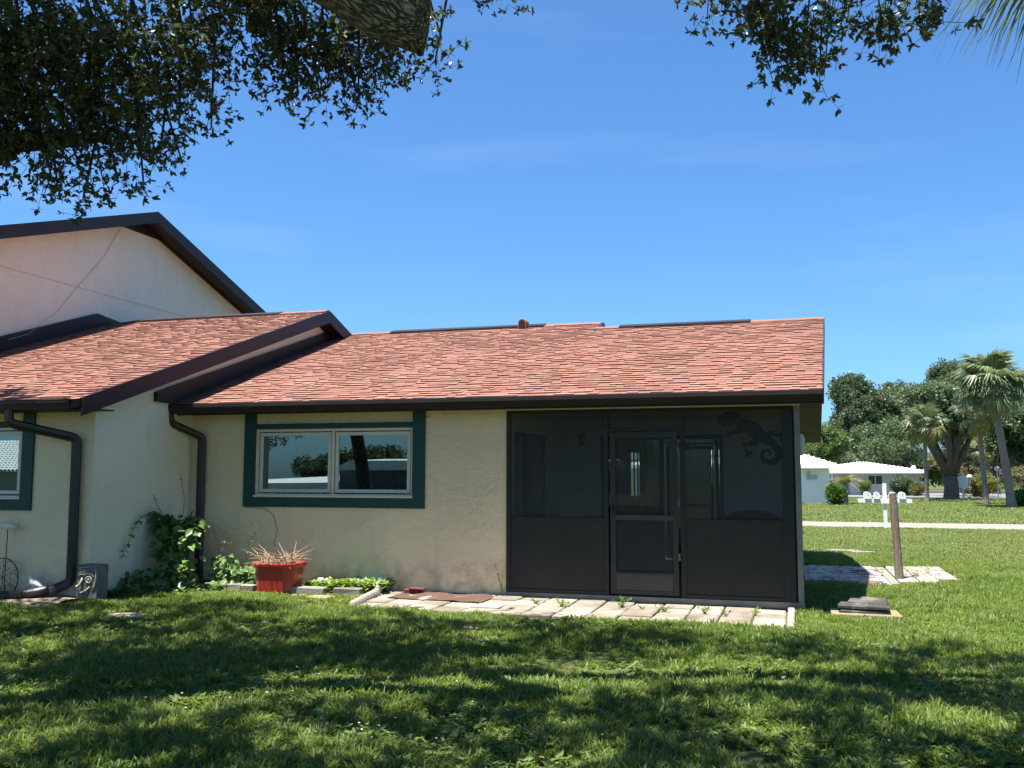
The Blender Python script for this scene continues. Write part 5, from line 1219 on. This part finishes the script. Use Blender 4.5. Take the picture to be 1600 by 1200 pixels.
# palms: a fan frond is one mesh, copied
def fan_frond(k, L, nseg, mat, petiole=.9, droop=.5):
    r = random.Random(k); mb = MB(); mb.tube([(0, 0, 0), (petiole*.5, 0, .06), (petiole, 0, 0)], [.03, .022, .015], 4, cap=False); c = Vector((petiole, 0, 0))
    for i in range(nseg):
        a = -2.2+4.4*i/(nseg-1)+r.uniform(-.04, .04); ln = L*(1-.35*abs(a)/2.2)*r.uniform(.85, 1.1)
        d = Vector((math.cos(a), math.sin(a), .12)); m_ = c+d*ln*.55; e_ = c+d*ln*.92+Vector((0, 0, -droop*ln*r.uniform(.5, 1.2)))
        s = d.cross(Vector((0, 0, 1))).normalized()*ln*.045
        mb.add([c, m_-s, m_+s, e_], [(0, 1, 2), (1, 3, 2)])
    return mb.mesh('frond', mat)
FR = [fan_frond(k, .95, 26, MT['palm']) for k in range(3)]; FD = [fan_frond(9, .9, 22, MT['palm_dry'], droop=.9)]
def palm(x, y, top, tr, R_, nf, lb, lean=(0, 0), seed=1, dry=.3, mixd=8):
    rr = random.Random(seed); t = thing('palm_tree', (x, y, gz(x, y)-.02), lb, 'palm tree'); z0 = gz(x, y)-.1
    mb = MB(); pts = []; rad = []
    for k in range(25):
        s = k/24; pts.append((x+lean[0]*s**1.3, y+lean[1]*s, z0+(top-z0)*s)); rad.append(tr*(1.35-.4*min(s*8, 1)+(.10 if k % 2 else 0))*(1-.12*s))
    mb.tube(pts, rad, 9, wob=.12, seed=seed)
    c = Vector(pts[-1]); mb.lathe((c.x, c.y, c.z-.5), [(tr*.9, 0), (tr*1.6, .15), (tr*1.7, .4), (tr, .65)], 9); mb.build('trunk', 'palm_bark', t)
    for k in range(nf+mixd):
        old = k >= nf; a = k*2.39996+rr.uniform(-.2, .2); el = (rr.uniform(-.35, 1.25) if not old else rr.uniform(-1.2, -.5))
        me = rr.choice(FD if old and rr.random() < dry+.4 or rr.random() < dry*.3 else FR)
        place(me, 'frond', t, c+Vector((0, 0, .05+.1*max(el, 0))), (rr.uniform(-.3, .3), -el, a), R_/1.8*rr.uniform(.85, 1.1))
    return t
palm(8.2, 56.5, 4.75, .14, 1.75, 34, 'short slender palm with yellowing fronds in front of the live oak', seed=2, dry=.8, mixd=10)
palm(10.8, 51, 5.3, .16, 1.7, 30, 'straight palm between the live oak and the leaning palm', lean=(-.25, 0), seed=3, dry=.4)
palm(11.0, 45, 6.4, .22, 2.3, 62, 'tallest palm with a thick leaning trunk and full grey green head', lean=(-.75, 0), seed=4, dry=.1, mixd=12)
palm(17.5, 90, 4.0, .15, 1.6, 26, 'small distant palm beyond the road right of the sign', seed=5, dry=.6)
# cycad
t = thing('cycad', (2.75, 48.4, gz(2.75, 48.4)), 'short cycad with arching yellow green fronds beside the rounded bush', 'cycad')
mb = MB(); mb.tube([(2.75, 48.4, -.3), (2.75, 48.4, .5), (2.75, 48.4, 1.15)], [.16, .14, .16], 9, wob=.15); mb.build('trunk', 'palm_bark', t)
mb = MB()
for i in range(22):
    s = .1+.9*i/21
    for sg in (-1, 1):
        b_ = Vector((1.15*s, 0, .35*s-.75*s*s)); mb.add([b_, b_+Vector((.05, sg*.28*(1-.6*s), -.05)), b_+Vector((.09, sg*.26*(1-.6*s), -.05))], [(0, 1, 2)])
mb.tube([(1.15*s, 0, .35*s-.75*s*s) for s in (0, .25, .5, .75, 1)], .012, 4)
cm = mb.mesh('frond', MT['palm_dry'])
for k in range(26): place(cm, 'frond', t, (2.75, 48.4, 1.15), (0, rnd.uniform(-.8, .15), k*2.4), rnd.uniform(.75, 1))
# white sign on a post, lamp globes, hydrant
q = MB(); sx_, sy_2 = 11.25, 62; sz = gz(sx_, sy_2)
t = thing('white_sign', (sx_, sy_2, sz), 'white house shaped board on a post beside the road', 'sign')
q.prism([(sx_-.33, sz+.85), (sx_+.33, sz+.85), (sx_+.33, sz+1.55), (sx_, sz+1.85), (sx_-.33, sz+1.55)], 1, sy_2-.06, sy_2+.06); q.build('board', 'white_paint', t)
q = MB(); q.box(sx_-.06, sx_+.06, sy_2+.06, sy_2+.16, sz-.1, sz+1.4); q.build('post', 'white_paint', t)
for x, y, h, lb in ((12.3, 66, 1.45, 'white globe lamp on a thin post right of the white sign'), (10.0, 80, 2.3, 'white globe lamp beyond the road left of the live oak trunk'), (14.2, 66, 2.1, 'white globe lamp between the two rightmost palms')):
    t = thing('globe_lamp', (x, y, gz(x, y)), lb, 'lamp', 'white globe lamps along the road')
    q = MB(); q.tube([(x, y, -.2), (x, y, h-.15)], .035, 6); q.build('post', 'white_paint', t); q = MB(); q.ball((x, y, h), .2); q.build('globe', 'white_paint', t, smooth=True)
q = MB(); q.lathe((10.9, 57.5, -.2), [(.12, 0), (.12, .1), (.08, .12), (.08, .35), (.11, .37), (.07, .5), (.02, .55)], 10); tag(q.build('hydrant', 'palm_dry', origin=(10.9, 57.5, -.2)), 'small pale hydrant in the grass at the roadside', 'hydrant')
# parked car far away: body, glass, wheels
t = thing('parked_car', (10.9, 98, 0), 'white parked car glimpsed beyond the road left of the live oak', 'car')
cz_ = .1
q = MB(); q.prism([(8.9, cz_+.25), (8.9, cz_+.8), (9.7, cz_+.95), (10.2, cz_+1.4), (11.7, cz_+1.42), (12.4, cz_+.98), (13.1, cz_+.85), (13.15, cz_+.25)], 1, 97.2, 98.8); q.build('body', 'white_paint', t, bevel=.06)
q = MB(); q.prism([(9.95, cz_+.98), (10.3, cz_+1.32), (11.6, cz_+1.34), (12.15, cz_+.98)], 1, 97.17, 97.199); q.build('windows', 'bgdark', t)
for x in (9.75, 12.3):
    q = MB(); q.prism([(x+.32*math.cos(a), cz_+.3+.32*math.sin(a)) for a in [2*PI*k/14 for k in range(14)]], 1, 97.1, 97.3); q.build('wheel', 'grill', t)

# trees mirrored in the glass, behind the viewer
for k, (x, y, h, rx, lb) in enumerate([(-62, -110, 4.5, 9, 'broad dark tree behind the viewer, leftmost seen mirrored in the window'), (-49, -96, 5.0, 8, 'dark tree behind the grey rear house, seen mirrored'), (-34, -92, 7.0, 8, 'wide dark tree over the rear house roof, seen mirrored'), (-20, -90, 6, 8, 'dark tree at the right of the rear house, seen mirrored')]):
    tree('rear_tree', x, y, h, .3, (x, y, h*.55, rx, 4, h*.5), 500, 'clump', lb, seed=30+k, scale=(1.5, 2.5))

# ------------------------------------------------ the oak over the lawn
def dirpt(px, py, d):        # a point at a bearing and distance from where the photograph was taken
    v_ = (Fw+R2*((px-800)/f_px)+U2*((600-py)/f_px)).normalized(); return CAM+v_*d
OK = thing('shade_oak', (-12.3, -14, -.1), 'large live oak overhanging the lawn, its leafy branches and thick limb hanging from above', 'tree')
mb = MB()
mb.tube([(-12.0, -14, -.2), (-12.1, -14, .3), (-12.3, -14, 1.4), (-12.6, -14, 2.9), (-12.4, -13.6, 4.6)], [.42, .27, .20, .19, .20], 12, wob=.08)
mb.tube([(-12.4, -13.6, 4.5), (-11.0, -12.2, 6.0), (-8.8, -10.2, 7.2), (-6.2, -8.0, 7.6), (-3.6, -6.2, 7.4), (-1.0, -5.2, 7.2), (1.8, -4.6, 6.6)], [.2, .19, .17, .15, .13, .1, .05], 10, wob=.1)
mb.tube([(-11.0, -12.2, 6.0), (-10.2, -9.4, 6.6), (-9.0, -6.6, 6.5), (-7.6, -4.6, 6.0), (-6.6, -3.9, 5.2)], [.15, .13, .11, .08, .04], 9, wob=.1)
mb.tube([(-8.8, -10.2, 7.2), (-5.5, -10.2, 8.0), (-2.0, -9.5, 8.2), (1.0, -8.5, 7.8)], [.14, .11, .08, .04], 8, wob=.1)
mb.tube([(-6.2, -8.0, 7.6), (-5.4, -6.2, 7.8), (-4.8, -4.6, 7.6), (-3.5, -3.6, 7.4)], [.11, .09, .06, .03], 8, wob=.1)
mb.build('trunk', 'bark', OK, smooth=True)
# cut limb dropping into the top of the view
mb = MB()
lp = [Vector((-6.2, -8.0, 7.6)), Vector((-5.1, -6.9, 6.6))]+[dirpt(*q_) for q_ in ((470, -45, 7.2), (545, -12, 7.0), (600, 18, 6.9), (640, 45, 6.85), (658, 78, 6.85))]
mb.tube(lp, [.12, .13, .14, .165, .20, .15, .05], 14, wob=.07)
mb.tube([dirpt(657, 88, 6.86), dirpt(655, 50, 6.86), dirpt(648, 5, 6.9), dirpt(640, -50, 7.0), Vector((-3.6, -6.2, 7.4))], [.02, .07, .115, .14, .11], 14, wob=.07)
mb.build('limb', bark_mat('limb_bark', (.26, .22, .185), (.05, .042, .036), (.36, .32, .28), 30, (.16, 1.2, 1.2), .025, dirpt(658, 78, 6.85)-dirpt(470, -45, 7.2)), OK, smooth=True)
r = np.random.default_rng(5)
vis = []
for px, py, d, s in [(30, 40, 8.3, .5), (120, 60, 8.6, .5), (210, 60, 8.2, .5), (300, 40, 8.6, .45), (360, 30, 8.8, .35), (40, 140, 8.4, .5), (130, 150, 8.8, .5), (220, 150, 8.5, .45), (300, 120, 8.7, .32), (330, 160, 8.5, .2),
                     (60, 215, 8.6, .35), (150, 220, 8.6, .4), (220, 225, 8.4, .3), (280, 200, 8.6, .22), (80, 275, 8.6, .22), (130, 280, 8.4, .25), (185, 285, 8.5, .2), (225, 295, 8.5, .14), (130, 310, 8.5, .10), (90, 290, 8.5, .12), (10, 215, 8.5, .2), (20, 250, 8.5, .12), (285, 255, 8.6, .12), (250, 240, 8.6, .2), (330, 200, 8.6, .10),
                     (420, 20, 8.4, .35), (470, 60, 8.6, .3), (530, 60, 8.7, .32), (590, 60, 8.8, .3), (440, 90, 8.5, .2), (490, 120, 8.6, .2), (550, 120, 8.6, .2), (610, 100, 8.6, .18), (560, 150, 8.6, .10), (500, 150, 8.6, .10), (465, 150, 8.6, .09), (650, 70, 8.7, .14), (680, 95, 8.6, .1), (690, 60, 8.6, .08), (670, 20, 8.5, .12), (385, 100, 8.6, .15),
                     (-60, 120, 8.6, .6), (-40, 220, 8.6, .4), (430, 110, 8.6, .2), (470, 150, 8.6, .14), (520, 90, 8.6, .25), (555, 140, 8.6, .14), (600, 80, 8.6, .2), (460, 172, 8.6, .05), (505, 170, 8.6, .05), (565, 168, 8.6, .06), (415, 140, 8.6, .05), (645, 105, 8.6, .07), (680, 120, 8.6, .05), (695, 100, 8.5, .05), (672, 60, 8.5, .08), (685, 25, 8.5, .07), (800, 5, 8.5, .1), (760, -10, 8.5, .15)]:
    p = dirpt(px, py, d); vis.append((p.x, p.y, p.z, s, s*1.1, s))
visr = []
for px, py, d, s in [(1105, 28, 7.6, .10), (1075, 0, 7.6, .08), (1150, 10, 7.7, .16), (1195, 15, 7.8, .2), (1225, 45, 7.6, .18), (1260, 55, 7.7, .18), (1190, 85, 7.6, .08), (1215, 85, 7.7, .14), (1250, 95, 7.7, .15), (1290, 105, 7.6, .10), (1280, 142, 7.6, .07), (1205, 112, 7.7, .05), (1300, 15, 7.7, .15), (1345, 15, 7.8, .13), (1380, 30, 7.7, .16), (1382, 50, 7.7, .07), (1430, 15, 7.8, .15), (1448, 30, 7.7, .12), (1470, 10, 7.8, .09), (1160, 45, 7.7, .06), (1325, 22, 7.7, .06)]:
    p = dirpt(px, py, d); visr.append((p.x, p.y, p.z, s, s, s))
PV = np.concatenate([crown_pts(vis, 1750, r, .1), crown_pts(visr, 240, r, .1), crown_pts(vis[25:], 520, r, .1)])
scatter('hanging_foliage', 'twig', PV, rand_rot(len(PV)), r.uniform(.7, 1.25, len(PV)), parent=OK)
# twigs that carry the hanging foliage
mb = MB()
tr_ = random.Random(8)
for b_ in vis[:40]:
    c = Vector(b_[:3]); top = c+Vector((tr_.uniform(-.5, .2), tr_.uniform(-.6, .0), tr_.uniform(.9, 1.6))); mb.tube([top, top.lerp(c, .5)+rv(tr_)*.12, c, c+rv(tr_)*b_[3]*.6-Vector((0, 0, b_[3]*.4))], [.022, .014, .008, .003], 5, cap=False)
for b_ in visr:
    c = Vector(b_[:3]); top = c+Vector((tr_.uniform(-.2, .2), tr_.uniform(-.5, .0), tr_.uniform(.5, 1.0))); mb.tube([top, top.lerp(c, .5)+rv(tr_)*.05, c], [.012, .008, .003], 5, cap=False)
tag(mb.build('hanging_twigs', 'bark', OK), kind='stuff'); mb = MB()
p0 = dirpt(-40, 225, 8.7); p1 = dirpt(90, 220, 8.7); p2 = dirpt(170, 215, 8.8); mb.tube([p0, p1, p2], [.10, .07, .03], 8); mb.build('branch', 'bark', OK); mb = MB()
p0 = dirpt(400, -60, 8.9); p1 = dirpt(405, 20, 8.7); p2 = dirpt(398, 45, 8.6); mb.tube([p0, p1, p2], [.12, .11, .08], 8)
mb.build('branch', 'bark', OK)
# canopy above the frame: leaves gaps where sun reaches the lawn
lit = [(-1.8, -4.9, .75), (-2.9, -5.3, .8), (-1.0, -4.1, .7), (-.2, -3.6, .6), (-4.0, -6.0, .55), (-5.4, -3.9, .35), (-1.9, -2.2, .35), (-.5, -2.7, .35), (.5, -3.55, .45), (1.3, -3.6, .6), (-.1, -5.6, .35), (-4.4, -7.2, .5), (-1.2, -6.7, .35), (-3.6, -1.9, .5), (-6.4, -4.8, .35), (.9, -5.0, .4), (-5.2, -2.4, .3), (-6.9, -1.6, .4), (-2.2, -5.1, .7), (.6, -2.2, .4)]
cp = []
for k in range(16000):
    x = r.uniform(-13, 5.5); y = r.uniform(-13.5, -3.0); z = r.uniform(6.4, 8.6)
    sx, sy2 = x+.15*z, y+.20*z
    edge = -1.75+.35*math.sin(sx*1.7)+.3*math.sin(sx*4.1+1)-(.55 if sx > -1 else 0)*min(sx+1, 1)
    if sy2 > edge: continue
    if any((sx-a)**2/2.2+(sy2-b)**2*1.6 < (c*(.75+.5*mnoise.noise(Vector((sx*2, sy2*2, 3)))))**2 for a, b, c in lit): continue
    if mnoise.noise(Vector((sx*1.3, sy2*1.9, z*.3)))+.35*mnoise.noise(Vector((sx*4, sy2*4, 9))) < -.27: continue
    cp.append((x, y, z))
cp = np.array(cp)
# keep the volume of the camera's own view clear of canopy that the photograph does not show
dd = cp-np.array(CAM); zz = dd@np.array(Fw); uy = (dd@np.array(U2))/np.maximum(zz, .1); ux = (dd@np.array(R2))/np.maximum(zz, .1)
cp = cp[~((zz > 0) & (uy < 600/f_px+.06) & (np.abs(ux) < 800/f_px+.05))]
scatter('crown', 'twig_coarse', cp, rand_rot(len(cp)), r.uniform(1.4, 2.3, len(cp)), parent=OK)
print('canopy', len(cp), 'hanging', len(PV))
lowb = [(-15.4, -13, 2.7, 1.3, .8, .4), (-14.2, -12.6, 3.1, 1.0, .8, .35), (-13.6, -12.0, 4.0, 1.2, 1, .6), (-10.3, -12.3, 3.2, .5, .5, .25)]
PL = crown_pts(lowb, 420, r, .2); scatter('low_foliage', 'twig_coarse', PL, rand_rot(len(PL)), r.uniform(1, 1.6, len(PL)), parent=OK)
# palm frond entering the top right corner
t = thing('palm_tree', (3.9, -4.2, -.1), 'palm standing outside the right edge whose drooping frond tips enter the top right corner', 'palm tree')
mb = MB(); mb.tube([(3.9, -4.2, -.2), (3.7, -4.2, 3), (3.4, -4.2, 5.45)], [.2, .15, .14], 10, wob=.1); mb.build('trunk', 'palm_bark', t)
def big_frond(k):
    r_b = random.Random(k); mb = MB(); mb.tube([(0, 0, 0), (.6, 0, .1), (1.2, 0, 0)], [.02, .015, .01], 5, cap=False); c = Vector((1.2, 0, 0))
    for i in range(44):
        a = -2.1+4.2*i/43; ln = 1.35*(1-.25*abs(a)/2.1)*r_b.uniform(.9, 1.1); d = Vector((math.cos(a), math.sin(a), .05)); w0 = .016
        s = d.cross(Vector((0, 0, 1))).normalized(); pr = []
        for j, tt in enumerate((0, .25, .5, .7, .85, 1)):
            p = c+d*ln*(tt-.25*tt*tt)+Vector((0, 0, -.95*ln*max(tt-.3, 0)**1.6*r_b.uniform(.9, 1.1))); wv_ = w0*(.5+1.2*tt if tt < .4 else 1.0*(1.02-tt)/.62); pr += [p-s*wv_, p+s*wv_]
        mb.add(pr, [(2*j, 2*j+1, 2*j+3, 2*j+2) for j in range(5)])
    return mb.mesh('frond', MT['palm'])
bf = [big_frond(k) for k in range(3)]
for k in range(26):
    el = rnd.uniform(.25, 1.3); place(bf[k % 3], 'frond', t, (3.4, -4.2, 5.5), (rnd.uniform(-.2, .2), -el, k*2.4), rnd.uniform(.85, 1.05))
for az_, el_ in ((PI+.05, 0.02), (PI-.35, .05), (PI+.4, .08), (PI+.15, .18), (PI-.15, .1)):
    place(bf[0], 'frond', t, (3.4, -4.2, 5.5), (0.1, -el_, az_), 1.0)

# ================================================================== lawn
def blocked(x, y):
    if y > -.04 and y < 9.1 and x < .12 and x > -8.4: return True
    if x < -8.25 and y > -2.7: return True
    if -5.08 < x < -.02 and -1.50 < y < 0: return True
    if x < -5.1 and x > -8.3:
        i = (x+8.28)/3.14; fr_ = -1.25+.512*i if i < .3 else -1.10+.35*(i-.3)/.7
        if y > fr_+.06: return True
    if abs(x-gx) < .36 and abs(y-gy_) < .24: return True
    if .12 < x < 1.44 and 3.22 < y < 6.03: return True
    if 1.44 <= x < 2.36 and 3.4+(x-1.44)*.5 < y < 6.0: return True
    if 20.25 < y < 23.85: return True
    if (x+6.95)**2+(y+3.0)**2 < .05: return True
    if (x+5.68)**2+(y+.98)**2 < .03: return True
    return False
def in_view(x, y, m=.06):
    d = Vector((x, y, -.05))-CAM; z = d.dot(Fw)
    if z < .5: return False
    u = d.dot(R2)/z; v_ = d.dot(U2)/z
    return abs(u) < 800/f_px+m and v_ > -600/f_px-m
def lawn(key, dens, x0, x1, y0, y1, dfun, sc, name, lb):
    n = int((x1-x0)*(y1-y0)*dens); X = nr.uniform(x0, x1, n); Y = nr.uniform(y0, y1, n); pts = []; scs = []
    for x, y in zip(X, Y):
        if blocked(x, y) or not in_view(x, y): continue
        k = dfun(x, y)
        if rnd.random() > k: continue
        pts.append((x, y, gz(x, y)-.004)); scs.append(rnd.uniform(*sc)*(.55+.6*k))
    pts = np.array(pts); o = scatter(name, key, pts, pts_rot(len(pts), .25), np.array(scs)); return tag(o, lb, 'grass', kind='stuff')
def dn(x, y):
    v_ = mnoise.noise(Vector((x*.9, y*.9, 0)))+.5*mnoise.noise(Vector((x*2.7, y*2.7, 4)))
    return min(max(.72+.95*v_, .05), 1)
def dtall(x, y): return 1 if mnoise.noise(Vector((x*1.7+5, y*1.7, 2))) > .12 else .12
lawn('lawn', 640, -9.5, 3.2, -7.8, -.6, dn, (.6, 1.15), 'lawn_grass', 'long green grass of the near lawn dappled by the oak')
lawn('lawn', 260, -.2, 7, -3.5, 12, lambda x, y: .9*(1-sstep(5.5, 12, y)) if x > -.2 else 0, (.65, 1.1), 'lawn_grass', 'sunlit grass of the side lawn around the stone path')
lawn('weed', 190, -9.5, 3.2, -7.8, -.6, lambda x, y: 1 if mnoise.noise(Vector((x*.8, y*.8, 7))) > .05 else .08, (.5, 1.1), 'lawn_weeds', 'broad leaved weeds mixed into the near lawn')
lawn('lawn_far', 95, .1, 11, 3, 20.2, lambda x, y: .25+.75*sstep(4, 10, y), (.6, 1.0), 'lawn_grass', 'even mown grass between the stone path and the pavement')
lawn('lawn_vfar', 10, .1, 24, 23.9, 66, lambda x, y: 1, (.5, .9), 'lawn_grass', 'far mown lawn between the pavement and the trees')
# white clover-like flowers in the shade
q = MB(); rr = random.Random(77)
for k in range(52):
    x = rr.gauss(-2.55, .9); y = rr.gauss(-6.1, .45)
    if k > 44: x = rr.uniform(-5, 1); y = rr.uniform(-6.5, -3)
    z = gz(x, y)+rr.uniform(.05, .075)
    for j in range(5):
        a = 2*PI*j/5+rr.random(); leaf_poly(q, (x, y, z), (math.cos(a), math.sin(a), .5), (0, 0, 1), .010, .009)
tag(q.build('white_flowers', 'flower', origin=(-2.5, -6, -.05)), 'tiny white flowers scattered in the shaded near lawn', 'flowers', kind='stuff')
q = MB(); rr = random.Random(31)
for k in range(240):
    x = rr.uniform(-8.5, 2.5); y = rr.uniform(-7.2, -1.8); a = rr.uniform(0, 6.28); leaf_poly(q, (x, y, gz(x, y)+rr.uniform(.02, .06)), (math.cos(a), math.sin(a), rr.uniform(-.3, .5)), (rr.uniform(-.5, .5), 0, 1), .055, .022, .2)
tag(q.build('fallen_leaves', D.materials['dead_leaf'], origin=(-2.5, -5, -.05)), 'small brown fallen leaves scattered through the near lawn', 'leaf litter', kind='stuff')
# bare twig debris near the mown edge
q = MB(); q.tube([(-3.1, -2.9, .0), (-3.0, -2.95, .01), (-2.9, -2.93, 0)], [.012, .014, .01], 6); tag(q.build('fallen_twig', 'bark', origin=(-3, -2.9, 0)), 'short dark fallen twig in the lawn before the patio', 'twig')
# damp dark debris strip along the wall foot
q = MB(); rr = random.Random(5)
for k in range(160):
    x = rr.uniform(-4.75, -.1); y = rr.uniform(-.075, -.035); q.ball((x, y, pz(x)+.002), rr.uniform(.006, .02), (1.4, 1, .6), 5, 3)
tag(q.build('leaf_debris', 'soil', origin=(-2.5, -.05, -.05)), 'dark leaf debris gathered along the foot of the wall', 'debris', kind='stuff')
